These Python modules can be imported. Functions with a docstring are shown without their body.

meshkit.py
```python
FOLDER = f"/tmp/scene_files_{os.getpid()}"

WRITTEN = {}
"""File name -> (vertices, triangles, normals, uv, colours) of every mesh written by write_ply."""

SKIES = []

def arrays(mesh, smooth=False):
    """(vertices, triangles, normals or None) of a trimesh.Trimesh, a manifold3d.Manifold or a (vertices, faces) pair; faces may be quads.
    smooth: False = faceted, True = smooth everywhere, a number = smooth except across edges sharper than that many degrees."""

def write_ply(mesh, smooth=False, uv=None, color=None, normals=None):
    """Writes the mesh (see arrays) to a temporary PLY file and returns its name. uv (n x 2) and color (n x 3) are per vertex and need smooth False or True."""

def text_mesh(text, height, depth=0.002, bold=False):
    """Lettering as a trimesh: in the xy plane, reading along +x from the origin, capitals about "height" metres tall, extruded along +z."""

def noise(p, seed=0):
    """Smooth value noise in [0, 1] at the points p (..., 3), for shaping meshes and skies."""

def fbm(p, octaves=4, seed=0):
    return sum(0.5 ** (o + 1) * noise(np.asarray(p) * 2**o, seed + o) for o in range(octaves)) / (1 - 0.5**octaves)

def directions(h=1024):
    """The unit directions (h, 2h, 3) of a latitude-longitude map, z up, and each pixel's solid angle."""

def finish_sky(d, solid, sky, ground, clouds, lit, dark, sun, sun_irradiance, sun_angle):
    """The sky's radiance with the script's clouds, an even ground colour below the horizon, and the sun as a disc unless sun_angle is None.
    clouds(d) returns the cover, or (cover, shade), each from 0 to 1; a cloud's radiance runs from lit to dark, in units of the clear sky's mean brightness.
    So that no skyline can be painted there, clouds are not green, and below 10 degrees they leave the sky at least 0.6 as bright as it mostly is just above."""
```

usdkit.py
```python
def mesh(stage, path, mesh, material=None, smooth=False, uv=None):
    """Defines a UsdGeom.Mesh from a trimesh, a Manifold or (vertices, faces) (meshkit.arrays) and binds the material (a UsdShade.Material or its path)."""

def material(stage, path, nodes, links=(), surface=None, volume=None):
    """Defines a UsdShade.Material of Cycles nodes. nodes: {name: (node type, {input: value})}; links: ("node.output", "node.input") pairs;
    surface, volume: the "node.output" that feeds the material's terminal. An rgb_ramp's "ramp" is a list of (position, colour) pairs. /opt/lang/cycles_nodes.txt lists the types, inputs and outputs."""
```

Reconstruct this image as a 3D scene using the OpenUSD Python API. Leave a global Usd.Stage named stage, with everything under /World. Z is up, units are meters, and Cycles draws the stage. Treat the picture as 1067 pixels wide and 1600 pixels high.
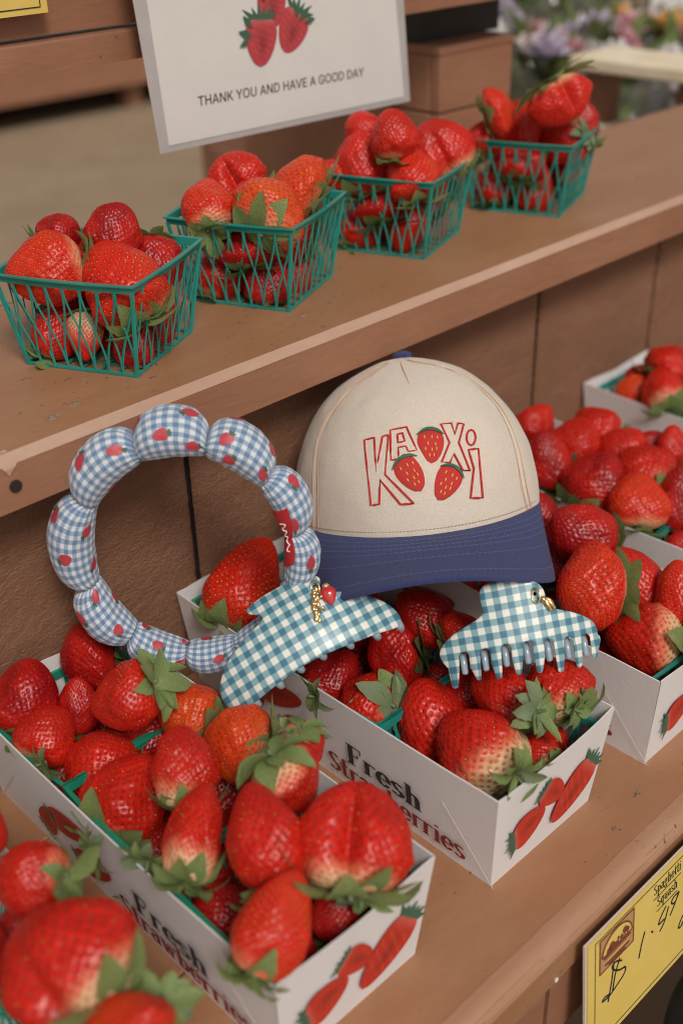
import math, random
import numpy as np, trimesh, manifold3d, shapely
from shapely import affinity
from shapely.geometry import Polygon, LineString, MultiPoint
from shapely.ops import unary_union
from pxr import Usd, UsdGeom, UsdLux, UsdShade, Gf, Sdf, Vt
import usdkit, meshkit

stage = Usd.Stage.CreateInMemory()
UsdGeom.SetStageUpAxis(stage, 'Z')
UsdGeom.SetStageMetersPerUnit(stage, 1.0)
stage.SetDefaultPrim(UsdGeom.Xform.Define(stage, '/World').GetPrim())
UsdGeom.Scope.Define(stage, '/World/Looks')
rng = np.random.default_rng(7)

# ------------------------------------------------------------------ camera
CAM = ((-0.13304, -0.63626, 0.60137), (0.71647, -0.6972, -0.02397), (0.37147, 0.3522, 0.85905), (0.59049, 0.62439, -0.51134))
EXPOSURE = 0.30
cam = UsdGeom.Camera.Define(stage, '/World/camera')
_C, _R, _U, _F = (np.array(v) for v in CAM)
cam.AddTransformOp().Set(Gf.Matrix4d(*_R, 0, *_U, 0, *(-_F), 0, *_C, 1))
cam.CreateHorizontalApertureAttr(24.0)
cam.CreateVerticalApertureAttr(36.0)
cam.CreateFocalLengthAttr(39.85)
cam.CreateClippingRangeAttr(Gf.Vec2f(0.01, 200))
cam.CreateFStopAttr(3.7)
cam.CreateFocusDistanceAttr(0.80)
cam.CreateExposureAttr(EXPOSURE)

# ------------------------------------------------------------------ sky and soft sun (bright overcast)
SUN = np.array([-0.28, -0.62, 0.73]); SUN /= np.linalg.norm(SUN)
sky_mat = usdkit.material(stage, '/World/Looks/sky', {
    'sky': ('sky_texture', {'sky_type': 'single_scattering', 'sun_disc': False, 'sun_elevation': float(math.asin(SUN[2])),
                            'sun_rotation': float(math.atan2(SUN[0], SUN[1])), 'aerosol_density': 3.0}),
    'cloud': ('hsv', {'saturation': 0.12, 'value': 1.0}),
    'warm': ('mix_color', {'blend_type': 'multiply', 'fac': 1.0, 'b': (1.06, 1.0, 0.93)}),
    'bg': ('background_shader', {'strength': 0.065}),
}, [('sky.color', 'cloud.color'), ('cloud.color', 'warm.a'), ('warm.result', 'bg.color')], surface='bg.background')
dome = UsdLux.DomeLight.Define(stage, '/World/sky')
UsdShade.MaterialBindingAPI.Apply(dome.GetPrim()).Bind(sky_mat)
dome.GetPrim().SetCustomDataByKey('kind', 'structure')
sun = UsdLux.DistantLight.Define(stage, '/World/sun')
sun.CreateNormalizeAttr(True) if hasattr(sun, 'CreateNormalizeAttr') else None
sun.CreateIntensityAttr(0.4)
sun.CreateAngleAttr(16.0)
sun.CreateColorAttr(Gf.Vec3f(1.0, 0.95, 0.88))
_z = SUN; _x = np.cross([0, 0, 1], _z); _x /= np.linalg.norm(_x); _y = np.cross(_z, _x)
sun.AddTransformOp().Set(Gf.Matrix4d(*_x, 0, *_y, 0, *_z, 0, 0, 0, 3, 1))

# ------------------------------------------------------------------ scene tree helpers
_used = {}


def numbered(parent, name):
    k = (parent, name)
    n = _used.get(k, 0)
    _used[k] = n + 1
    return name if n == 0 else f'{name}_{n:03d}'


def tag(prim, label=None, category=None, group=None, kind=None):
    for k, v in (('label', label), ('category', category), ('group', group), ('kind', kind)):
        if v:
            prim.SetCustomDataByKey(k, v)
    return prim


def part(name, mesh, mat, parent='/World', smooth=False, uv=None, tint=None, label=None, kind=None):
    path = f'{parent}/{numbered(parent, name)}'
    if tint is not None and smooth not in (True, False):
        smooth = True
    m = usdkit.mesh(stage, path, mesh, mat, smooth=smooth, uv=uv)
    if tint is not None:
        UsdGeom.PrimvarsAPI(m).CreatePrimvar('tint', Sdf.ValueTypeNames.Color3fArray, 'vertex').Set(
            Vt.Vec3fArray.FromNumpy(np.asarray(tint, np.float32)))
    tag(m.GetPrim(), label=label, kind=kind)
    return path


def thing(name, label, category, loc=(0, 0, 0), rot=None, group=None, kind=None):
    path = f'/World/{numbered("/World", name)}'
    x = UsdGeom.Xform.Define(stage, path)
    r = np.eye(3) if rot is None else np.asarray(rot, float)      # columns are the axes
    x.AddTransformOp().Set(Gf.Matrix4d(*r[:, 0], 0, *r[:, 1], 0, *r[:, 2], 0, *map(float, loc), 1))
    tag(x.GetPrim(), label, category, group, kind)
    return path


def copy_of(source, name, label, category, loc, rot, group=None):
    path = thing(name, label, category, loc, rot, group)
    p = stage.GetPrimAtPath(path)
    p.GetReferences().AddInternalReference(source)
    p.SetInstanceable(True)
    return path


def rotz(deg):
    a = math.radians(deg)
    return np.array([[math.cos(a), -math.sin(a), 0], [math.sin(a), math.cos(a), 0], [0, 0, 1.0]])


# ------------------------------------------------------------------ materials
def principled(name, color=None, rough=0.5, bump=None, extra=None, mottled=None, source='object', specular=0.5):
    """Plain surface; mottled = (scale, second colour, contrast); bump = (scale, strength, stretch xyz)."""
    nodes = {'p': ('principled_bsdf', {'roughness': rough, 'specular_ior_level': specular, **(extra or {})}),
             'tc': ('texture_coordinate', {})}
    links = []
    if isinstance(color, str):
        nodes['at'] = ('attribute', {'attribute': color})
        links.append(('at.color', 'p.base_color'))
    elif mottled:
        s, c2, lo, hi = mottled
        nodes['n'] = ('noise_texture', {'scale': s, 'detail': 5.0, 'roughness': 0.6})
        nodes['r'] = ('rgb_ramp', {'ramp': [(0.0, color), (lo, color), (hi, c2), (1.0, c2)]})
        links += [(f'tc.{source}', 'n.vector'), ('n.fac', 'r.fac'), ('r.color', 'p.base_color')]
    else:
        nodes['p'][1]['base_color'] = color
    if bump:
        s, st, stretch = bump
        nodes['m'] = ('mapping', {'scale': stretch})
        nodes['bn'] = ('noise_texture', {'scale': s, 'detail': 4.0, 'roughness': 0.6})
        nodes['b'] = ('bump', {'strength': st, 'distance': 0.002})
        links += [(f'tc.{source}', 'm.vector'), ('m.vector', 'bn.vector'), ('bn.fac', 'b.height'), ('b.normal', 'p.normal')]
    return usdkit.material(stage, f'/World/Looks/{name}', nodes, links, surface='p.BSDF')


def painted_wood(name, base, worn, dark, rough, grain, strength, speck=0.80):
    """Old brown paint on boards: cloudy tone, small dark specks, faint grain."""
    nodes = {
        'tc': ('texture_coordinate', {}), 'm': ('mapping', {'scale': (1.0, 3.0, 3.0)}),
        'n': ('noise_texture', {'scale': 7.0, 'detail': 6.0, 'roughness': 0.65}),
        'r': ('rgb_ramp', {'ramp': [(0.0, base), (0.42, base), (0.75, worn), (1.0, worn)]}),
        'n2': ('noise_texture', {'scale': 170.0, 'detail': 3.0, 'roughness': 0.6}),
        'n3': ('noise_texture', {'scale': 9.0, 'detail': 3.0}),
        'add': ('math', {'math_type': 'multiply_add', 'value2': 0.25}),
        's': ('rgb_ramp', {'ramp': [(0.0, (0, 0, 0)), (speck, (0, 0, 0)), (speck + 0.08, (1, 1, 1)), (1.0, (1, 1, 1))]}),
        'mx': ('mix_color', {'blend_type': 'mix', 'b': dark}),
        'gm': ('mapping', {'scale': grain}),
        'gn': ('noise_texture', {'scale': 1.0, 'detail': 5.0, 'roughness': 0.62}),
        'b': ('bump', {'strength': strength, 'distance': 0.003}),
        'gt': ('rgb_ramp', {'ramp': [(0.0, (0.55, 0.55, 0.55)), (0.42, (0.85, 0.85, 0.85)), (0.6, (1, 1, 1)), (1.0, (1.12, 1.12, 1.12))]}),
        'mg': ('mix_color', {'blend_type': 'multiply', 'fac': min(0.5, strength)}),
        'p': ('principled_bsdf', {'roughness': rough}),
    }
    links = [('tc.object', 'm.vector'), ('m.vector', 'n.vector'), ('n.fac', 'r.fac'), ('tc.object', 'n2.vector'), ('tc.object', 'n3.vector'),
             ('n3.fac', 'add.value1'), ('n2.fac', 'add.value3'), ('add.value', 's.fac'), ('r.color', 'mx.a'), ('s.color', 'mx.fac'),
             ('tc.object', 'gm.vector'), ('gm.vector', 'gn.vector'), ('gn.fac', 'b.height'), ('gn.fac', 'gt.fac'),
             ('mx.result', 'mg.a'), ('gt.color', 'mg.b'), ('mg.result', 'p.base_color'), ('b.normal', 'p.normal')]
    return usdkit.material(stage, f'/World/Looks/{name}', nodes, links, surface='p.BSDF')


def gingham(name, pitch, white, mid, dark, rough, bump=0.0, wobble=0.0008, extra=None):
    """Woven check from the mesh's st coordinates in metres."""
    nodes = {'tc': ('texture_coordinate', {}),
             'nz': ('noise_texture', {'scale': 90.0, 'detail': 3.0}),
             'nsub': ('mix_color', {'blend_type': 'subtract', 'fac': 1.0, 'b': (0.5, 0.5, 0.5), 'use_clamp': False}),
             'nmul': ('mix_color', {'blend_type': 'multiply', 'fac': 1.0, 'b': (wobble * 2, wobble * 2, 0.0)}),
             'nadd': ('mix_color', {'blend_type': 'add', 'fac': 1.0}),
             'sep': ('separate_xyz', {}),
             'c': ('mix_color', {'blend_type': 'mix', 'a': white, 'b': mid}),
             'c2': ('mix_color', {'blend_type': 'mix', 'b': dark}),
             'sum': ('math', {'math_type': 'maximum'}), 'both': ('math', {'math_type': 'multiply'}),
             'th': ('noise_texture', {'scale': 900.0, 'detail': 2.0}),
             'tr': ('rgb_ramp', {'ramp': [(0.0, (0.72, 0.74, 0.78)), (0.45, (0.95, 0.95, 0.95)), (1.0, (1.1, 1.1, 1.1))]}),
             'tm': ('mix_color', {'blend_type': 'multiply', 'fac': 0.75}),
             'b': ('bump', {'strength': bump, 'distance': 0.001}),
             'p': ('principled_bsdf', {'roughness': rough, **(extra or {})})}
    links = [('tc.UV', 'nz.vector'), ('nz.color', 'nsub.a'), ('nsub.result', 'nmul.a'), ('nmul.result', 'nadd.a'), ('tc.UV', 'nadd.b'), ('nadd.result', 'sep.vector')]
    for k in 'xy':
        nodes['s' + k] = ('math', {'math_type': 'multiply', 'value2': 1.0 / pitch})
        nodes['f' + k] = ('math', {'math_type': 'pingpong', 'value2': 0.5})
        nodes['g' + k] = ('map_range', {'from_min': 0.225, 'from_max': 0.275, 'to_min': 0.0, 'to_max': 1.0, 'clamp': True})
        links += [(f'sep.{k}', f's{k}.value1'), (f's{k}.value', f'f{k}.value1'), (f'f{k}.value', f'g{k}.value')]
    links += [('gx.result', 'sum.value1'), ('gy.result', 'sum.value2'), ('gx.result', 'both.value1'), ('gy.result', 'both.value2'),
              ('sum.value', 'c.fac'), ('c.result', 'c2.a'), ('both.value', 'c2.fac'), ('tc.UV', 'th.vector'), ('th.fac', 'tr.fac'),
              ('c2.result', 'tm.a'), ('tr.color', 'tm.b'), ('tm.result', 'p.base_color'), ('th.fac', 'b.height')]
    if bump:
        links.append(('b.normal', 'p.normal'))
    return usdkit.material(stage, f'/World/Looks/{name}', nodes, links, surface='p.BSDF')


def leafy(name, c1, c2, rough=0.55):
    nodes = {'tc': ('texture_coordinate', {}), 'n': ('noise_texture', {'scale': 60.0, 'detail': 4.0}),
             'r': ('rgb_ramp', {'ramp': [(0.0, c1), (0.35, c1), (0.7, c2), (1.0, c2)]}),
             'p': ('principled_bsdf', {'roughness': rough, 'specular_ior_level': 0.35}), 't': ('translucent_bsdf', {}), 'm': ('mix_closure', {'fac': 0.32}),
             'b': ('bump', {'strength': 0.35, 'distance': 0.001})}
    return usdkit.material(stage, f'/World/Looks/{name}', nodes, [
        ('tc.object', 'n.vector'), ('n.fac', 'r.fac'), ('r.color', 'p.base_color'), ('r.color', 't.color'), ('n.fac', 'b.height'), ('b.normal', 'p.normal'),
        ('p.BSDF', 'm.closure1'), ('t.BSDF', 'm.closure2')], surface='m.closure')


M = {
    'shelf': painted_wood('shelf_paint', (0.325, 0.152, 0.076), (0.375, 0.192, 0.105), (0.10, 0.05, 0.03), 0.40, (160, 190, 190), 0.13),
    'edge': painted_wood('worn_edge_paint', (0.44, 0.27, 0.19), (0.50, 0.33, 0.25), (0.2, 0.1, 0.06), 0.5, (60, 200, 200), 0.2, 0.84),
    'worn_front': painted_wood('worn_front_paint', (0.37, 0.195, 0.115), (0.42, 0.245, 0.165), (0.13, 0.07, 0.04), 0.5, (150, 200, 200), 0.12, 0.80),
    'pale_edge': painted_wood('pale_worn_paint', (0.60, 0.50, 0.42), (0.5, 0.38, 0.30), (0.3, 0.2, 0.12), 0.5, (60, 200, 200), 0.2, 0.84),
    'riser': painted_wood('rough_sawn_board', (0.25, 0.115, 0.062), (0.32, 0.158, 0.092), (0.06, 0.03, 0.02), 0.7, (330, 520, 520), 1.0, 0.82),
    'rail': painted_wood('rail_paint', (0.28, 0.125, 0.07), (0.34, 0.165, 0.098), (0.08, 0.04, 0.025), 0.5, (50, 220, 220), 0.22, 0.82),
    'card': principled('white_cardboard', (0.72, 0.69, 0.69), 0.6, bump=(300, 0.12, (1, 1, 1)), mottled=(14, (0.67, 0.64, 0.64), 0.3, 0.8)),
    'basket': principled('green_plastic', (0.010, 0.20, 0.165), 0.35, mottled=(30, (0.02, 0.26, 0.215), 0.35, 0.7)),
    'basket_in': principled('bright_green_plastic', (0.01, 0.22, 0.13), 0.4),
    'berry': principled('berry_skin', 'tint', 0.33, extra={'subsurface_weight': 0.05, 'subsurface_scale': 0.003, 'subsurface_radius': (1.0, 0.2, 0.1)}, specular=0.36),
    'seed': principled('berry_seed', 'tint', 0.45),
    'sepal': leafy('sepal_green', (0.17, 0.25, 0.075), (0.33, 0.41, 0.17), 0.45),
    'sepal_dark': leafy('sepal_dark_green', (0.085, 0.145, 0.042), (0.19, 0.255, 0.09), 0.45),
    'sepal_pale': leafy('sepal_pale_green', (0.17, 0.23, 0.12), (0.26, 0.32, 0.18)),
    'print': principled('ink_print', 'tint', 0.5),
    'black_ink': principled('black_ink', (0.02, 0.02, 0.022), 0.55),
    'grey_ink': principled('grey_ink', (0.05, 0.05, 0.055), 0.55),
    'dark_red_ink': principled('dark_red_ink', (0.20, 0.018, 0.02), 0.55),
    'cream': principled('cream_twill', (0.75, 0.655, 0.565), 0.9, bump=(1500, 0.6, (1, 0.5, 1.8)), mottled=(900, (0.66, 0.565, 0.475), 0.42, 0.7), extra={'sheen_weight': 0.15}),
    'navy': principled('navy_twill', (0.020, 0.031, 0.15), 0.85, bump=(1500, 0.9, (1, 0.5, 1.8)), mottled=(900, (0.052, 0.068, 0.20), 0.4, 0.7), extra={'sheen_weight': 0.08}),
    'navy_thread': principled('navy_thread', (0.10, 0.125, 0.28), 0.7),
    'tan_thread': principled('tan_thread', (0.52, 0.33, 0.20), 0.7),
    'red_thread': principled('red_thread', (0.55, 0.03, 0.022), 0.55, bump=(2500, 0.5, (1, 1, 1))),
    'green_thread': principled('green_thread', (0.045, 0.12, 0.075), 0.6),
    'yellow_thread': principled('yellow_thread', (0.72, 0.52, 0.12), 0.6),
    'band': gingham('headband_gingham', 0.0064, (0.70, 0.71, 0.73), (0.30, 0.40, 0.55), (0.14, 0.22, 0.36), 0.95, bump=0.9, extra={'sheen_weight': 0.25}),
    'clip': gingham('clip_gingham', 0.0090, (0.78, 0.77, 0.70), (0.23, 0.395, 0.45), (0.06, 0.18, 0.255), 0.38, wobble=0.0005, extra={'coat_weight': 0.15, 'coat_roughness': 0.3}),
    'tooth': principled('pale_blue_acetate', (0.34, 0.46, 0.55), 0.18, extra={'coat_weight': 0.5, 'transmission_weight': 0.15}),
    'gold': principled('gold_metal', (0.78, 0.55, 0.27), 0.28, extra={'metallic': 1.0}),
    'charm': principled('red_enamel', (0.5, 0.02, 0.025), 0.2, extra={'coat_weight': 0.6}),
    'tag_red': principled('red_label', (0.45, 0.02, 0.025), 0.6),
    'white': principled('white_thread', (0.8, 0.8, 0.8), 0.7),
    'paper': principled('white_paper', (0.68, 0.66, 0.64), 0.6, mottled=(25, (0.63, 0.61, 0.59), 0.3, 0.8)),
    'laminate': principled('clear_laminate', (0.40, 0.38, 0.38), 0.18, mottled=(40, (0.46, 0.44, 0.43), 0.3, 0.7)),
    'yellow_card': principled('yellow_card', (0.66, 0.47, 0.10), 0.6, mottled=(20, (0.70, 0.52, 0.14), 0.3, 0.7)),
    'card_edge': principled('card_core', (0.6, 0.52, 0.45), 0.7),
    'logo_brown': principled('brown_ink', (0.19, 0.05, 0.025), 0.6),
    'logo_tan': principled('tan_ink', (0.46, 0.25, 0.11), 0.6),
    'black_plastic': principled('black_plastic', (0.012, 0.012, 0.013), 0.5),
    'raw_wood': principled('raw_pine', (0.86, 0.75, 0.57), 0.6, mottled=(12, (0.70, 0.56, 0.38), 0.35, 0.7), bump=(60, 0.2, (1, 8, 8))),
    'squash': principled('dark_rind', (0.008, 0.012, 0.010), 0.55, mottled=(18, (0.025, 0.032, 0.026), 0.5, 0.75), specular=0.3),
    'ground': principled('dusty_ground', (0.27, 0.19, 0.12), 0.9, mottled=(5, (0.33, 0.24, 0.16), 0.35, 0.7), bump=(80, 0.4, (1, 1, 1))),
    'chip': principled('weathered_wood', (0.16, 0.11, 0.08), 0.85, mottled=(260, (0.30, 0.22, 0.16), 0.4, 0.65)),
    'dark_hole': principled('dark_hollow', (0.02, 0.012, 0.01), 0.9),
    'nail': principled('nail_metal', (0.62, 0.58, 0.52), 0.4),
    'petal_pink': principled('pink_petal', (0.66, 0.36, 0.40), 0.6),
    'petal_white': principled('white_petal', (0.75, 0.72, 0.70), 0.6),
    'petal_orange': principled('orange_petal', (0.72, 0.42, 0.14), 0.6),
    'petal_lilac': principled('lilac_petal', (0.52, 0.45, 0.55), 0.6),
    'foliage': leafy('bouquet_leaf', (0.10, 0.15, 0.045), (0.25, 0.30, 0.11)),
}
M['wrap'] = usdkit.material(stage, '/World/Looks/cellophane', {
    'g': ('glossy_bsdf', {'color': (0.9, 0.9, 0.92), 'roughness': 0.25}), 't': ('transparent_bsdf', {'color': (0.93, 0.93, 0.93)}),
    'd': ('diffuse_bsdf', {'color': (0.5, 0.48, 0.48)}), 'f': ('fresnel', {'IOR': 1.6}),
    'm': ('mix_closure', {}), 'm2': ('mix_closure', {'fac': 0.10})},
    [('f.fac', 'm.fac'), ('t.BSDF', 'm.closure1'), ('g.BSDF', 'm.closure2'), ('m.closure', 'm2.closure1'), ('d.BSDF', 'm2.closure2')], surface='m2.closure')


# ------------------------------------------------------------------ geometry helpers
def box(x0, x1, y0, y1, z0, z1, bevel=0.0):
    if bevel <= 0:
        m = trimesh.creation.box((x1 - x0, y1 - y0, z1 - z0)); m.apply_translation(((x0 + x1) / 2, (y0 + y1) / 2, (z0 + z1) / 2))
        return m
    b = bevel; pts = []
    for sx in (0, 1):
        for sy in (0, 1):
            for sz in (0, 1):
                c = np.array([(x0, x1)[sx], (y0, y1)[sy], (z0, z1)[sz]]); d = np.array([1 - 2 * sx, 1 - 2 * sy, 1 - 2 * sz]) * b
                for k in range(3):
                    q = c + d; q[k] = c[k]; pts.append(q)
    return trimesh.convex.convex_hull(np.array(pts))


def grid_faces(nu, nv, wrap_u=False):
    i, j = np.meshgrid(np.arange(nu if wrap_u else nu - 1), np.arange(nv - 1), indexing='ij')
    a = i * nv + j; b = ((i + 1) % nu) * nv + j
    return np.concatenate([np.stack([a, b, b + 1], -1).reshape(-1, 3), np.stack([a, b + 1, a + 1], -1).reshape(-1, 3)])


def sheet(pts, wrap_u=False):
    nu, nv = pts.shape[:2]
    return trimesh.Trimesh(pts.reshape(-1, 3), grid_faces(nu, nv, wrap_u), process=False)


def tube(pts, radius, sides=6, closed=False, flat=None):
    """Round (or, with flat = normals and a height factor, oval) tube along a polyline, capped."""
    p = np.asarray(pts, float)
    t = (np.roll(p, -1, 0) - np.roll(p, 1, 0)) if closed else np.gradient(p, axis=0)
    t /= np.linalg.norm(t, axis=1, keepdims=True) + 1e-12
    if flat is not None:
        b = np.asarray(flat[0], float); b = np.broadcast_to(b, p.shape); hgt = flat[1]
        a = np.cross(b, t); a /= np.linalg.norm(a, axis=1, keepdims=True) + 1e-12
    else:
        ref = np.where(np.abs(t[:, 2:]) < 0.9, [[0, 0, 1.0]], [[1.0, 0, 0]])
        a = np.cross(ref, t); a /= np.linalg.norm(a, axis=1, keepdims=True) + 1e-12
        b = np.cross(t, a); hgt = 1.0
    ang = np.arange(sides) * 2 * np.pi / sides
    r = np.broadcast_to(np.asarray(radius, float), (len(p),))[:, None, None]
    v = p[:, None] + r * (np.cos(ang)[None, :, None] * a[:, None] + hgt * np.sin(ang)[None, :, None] * b[:, None])
    n = len(p); k = sides
    F = []
    for i in range(n if closed else n - 1):
        for j in range(k):
            q = [i * k + j, i * k + (j + 1) % k, ((i + 1) % n) * k + (j + 1) % k, ((i + 1) % n) * k + j]
            F += [[q[0], q[1], q[2]], [q[0], q[2], q[3]]]
    if not closed:
        for j in range(1, k - 1):
            F += [[0, j + 1, j], [(n - 1) * k, (n - 1) * k + j, (n - 1) * k + j + 1]]
    return trimesh.Trimesh(v.reshape(-1, 3), F, process=False)


def join(ms):
    return trimesh.util.concatenate([m for m in ms if m is not None])


def smooth_path(pts, n=40):
    p = np.asarray(pts, float)
    for _ in range(3):
        q = np.repeat(p, 2, 0)[1:-1].copy()
        a = p[:-1] * 0.75 + p[1:] * 0.25; b = p[:-1] * 0.25 + p[1:] * 0.75
        q = np.empty((2 * len(a), p.shape[1])); q[0::2] = a; q[1::2] = b
        p = np.vstack([p[:1], q, p[-1:]])
    return p


def chaikin(pts, times=2):
    p = np.asarray(pts, float)
    for _ in range(times):
        n = np.roll(p, -1, 0)
        q = np.empty((2 * len(p), p.shape[1])); q[0::2] = 0.75 * p + 0.25 * n; q[1::2] = 0.25 * p + 0.75 * n
        p = q
    return p


def extrude(shape, depth, place=None):
    """Shapely shape to a thin solid along +z, then moved by place(vertices)."""
    gs = [g for g in getattr(shape, 'geoms', [shape]) if g.area > 1e-12]
    m = join([trimesh.creation.extrude_polygon(g, depth, engine='earcut') for g in gs])
    if place is not None:
        m.vertices = place(np.array(m.vertices))
    return m


def plane_place(o, x, y):
    o, x, y = (np.asarray(v, float) for v in (o, x, y)); n = np.cross(x, y)
    return lambda v: o + v[:, :1] * x + v[:, 1:2] * y + v[:, 2:] * n


# ------------------------------------------------------------------ broad nib lettering (serif print)
def _arc(cx, cy, rx, ry, a0, a1, n=14):
    a = np.radians(np.linspace(a0, a1, n)); return [(cx + rx * math.cos(t), cy + ry * math.sin(t)) for t in a]


_S = lambda w, h: _arc(w * .5, h * .76, w * .34, h * .2, 35, 180, 9) + _arc(w * .52, h * .26, w * .36, h * .22, 90, -150, 12)
LETTERS = {   # width, strokes ('n' = broad nib, 't' = thin)
    'F': (.68, [('n', [(.2, 0), (.2, 1)]), ('t', [(.05, 1), (.62, 1), (.62, .78)]), ('t', [(.2, .52), (.5, .52), (.5, .64)]), ('t', [(.05, 0), (.36, 0)])]),
    'S': (.66, [('n', _S(.66, 1.0))]),
    's': (.5, [('n', _S(.5, .68))]),
    'r': (.5, [('n', [(.16, 0), (.16, .64)]), ('n', _arc(.34, .48, .18, .16, 165, 50, 6)), ('t', [(.03, 0), (.3, 0)]), ('t', [(.03, .64), (.16, .64)])]),
    'e': (.56, [('n', _arc(.29, .33, .22, .32, 0, 320, 20)), ('t', [(.1, .34), (.5, .34)])]),
    'h': (.66, [('n', [(.16, 0), (.16, 1)]), ('n', [(.5, 0), (.5, .42)] + _arc(.33, .44, .17, .2, 0, 150, 8)), ('t', [(.03, 0), (.29, 0)]), ('t', [(.38, 0), (.64, 0)]), ('t', [(.03, 1), (.16, 1)])]),
    't': (.42, [('n', [(.18, .95), (.18, .15)] + _arc(.28, .13, .1, .12, 180, 320, 6)), ('t', [(.02, .66), (.38, .66)])]),
    'a': (.56, [('n', _arc(.26, .46, .17, .2, 150, 20, 7) + [(.42, .05)]), ('n', _arc(.25, .19, .18, .18, 60, 330, 12)), ('t', [(.42, 0), (.54, 0)])]),
    'w': (.86, [('n', [(.12, .66), (.28, .03)]), ('t', [(.28, .03), (.43, .6)]), ('n', [(.43, .6), (.58, .03)]), ('t', [(.58, .03), (.74, .66)]), ('t', [(.02, .66), (.22, .66)]), ('t', [(.64, .66), (.84, .66)])]),
    'b': (.62, [('n', [(.14, .02), (.14, 1)]), ('n', _arc(.32, .32, .2, .3, 150, -150, 16)), ('t', [(.02, 1), (.14, 1)])]),
    'i': (.34, [('n', [(.17, 0), (.17, .64)]), ('n', [(.17, .87), (.17, .9)]), ('t', [(.04, 0), (.3, 0)]), ('t', [(.04, .64), (.17, .64)])]),
    'p': (.64, [('n', [(.15, -.3), (.15, .66)]), ('n', _arc(.33, .33, .2, .3, 150, -150, 16)), ('t', [(.02, -.3), (.29, -.3)]), ('t', [(.02, .66), (.15, .66)])]),
    'q': (.64, [('n', [(.48, -.3), (.48, .66)]), ('n', _arc(.31, .33, .2, .3, 30, 330, 16)), ('t', [(.34, -.3), (.6, -.3)])]),
    'g': (.6, [('n', _arc(.27, .44, .18, .2, 0, 360, 18)), ('n', _arc(.28, -.08, .2, .17, 100, 400, 16)), ('t', [(.42, .58), (.56, .64)])]),
    'u': (.66, [('n', [(.15, .64), (.15, .2)] + _arc(.32, .2, .17, .18, 180, 340, 8)), ('n', [(.49, .64), (.49, .02)]), ('t', [(.03, .64), (.15, .64)]), ('t', [(.38, .64), (.49, .64)]), ('t', [(.49, 0), (.62, 0)])]),
}


def serif(text, height, bold=0.085, thin=0.028):
    """Serif lettering as a shapely shape: baseline at y = 0 from x = 0, capitals of the given height."""
    a = np.linspace(0, 2 * np.pi, 11)[:-1]
    nib = {'n': np.c_[bold * np.cos(a), thin * np.sin(a)], 't': np.c_[thin * np.cos(a), thin * np.sin(a)]}
    x, out = 0.0, []
    for ch in text:
        if ch == ' ':
            x += 0.3; continue
        w, strokes = LETTERS[ch]
        for k, pts in strokes:
            for p, q in zip(pts[:-1], pts[1:]):
                out.append(MultiPoint(np.vstack([nib[k] + np.array(p) + [x, 0], nib[k] + np.array(q) + [x, 0]])).convex_hull)
        x += w + 0.05
    return affinity.scale(unary_union(out).simplify(0.006), height, height, origin=(0, 0)), x * height


# ------------------------------------------------------------------ the display stand
H = 0.279                                   # top of the upper shelf; the lower shelf top is z = 0
stand = thing('display_stand', 'tiered brown painted wooden produce stand carrying the boxes and baskets', 'display stand')


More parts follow.
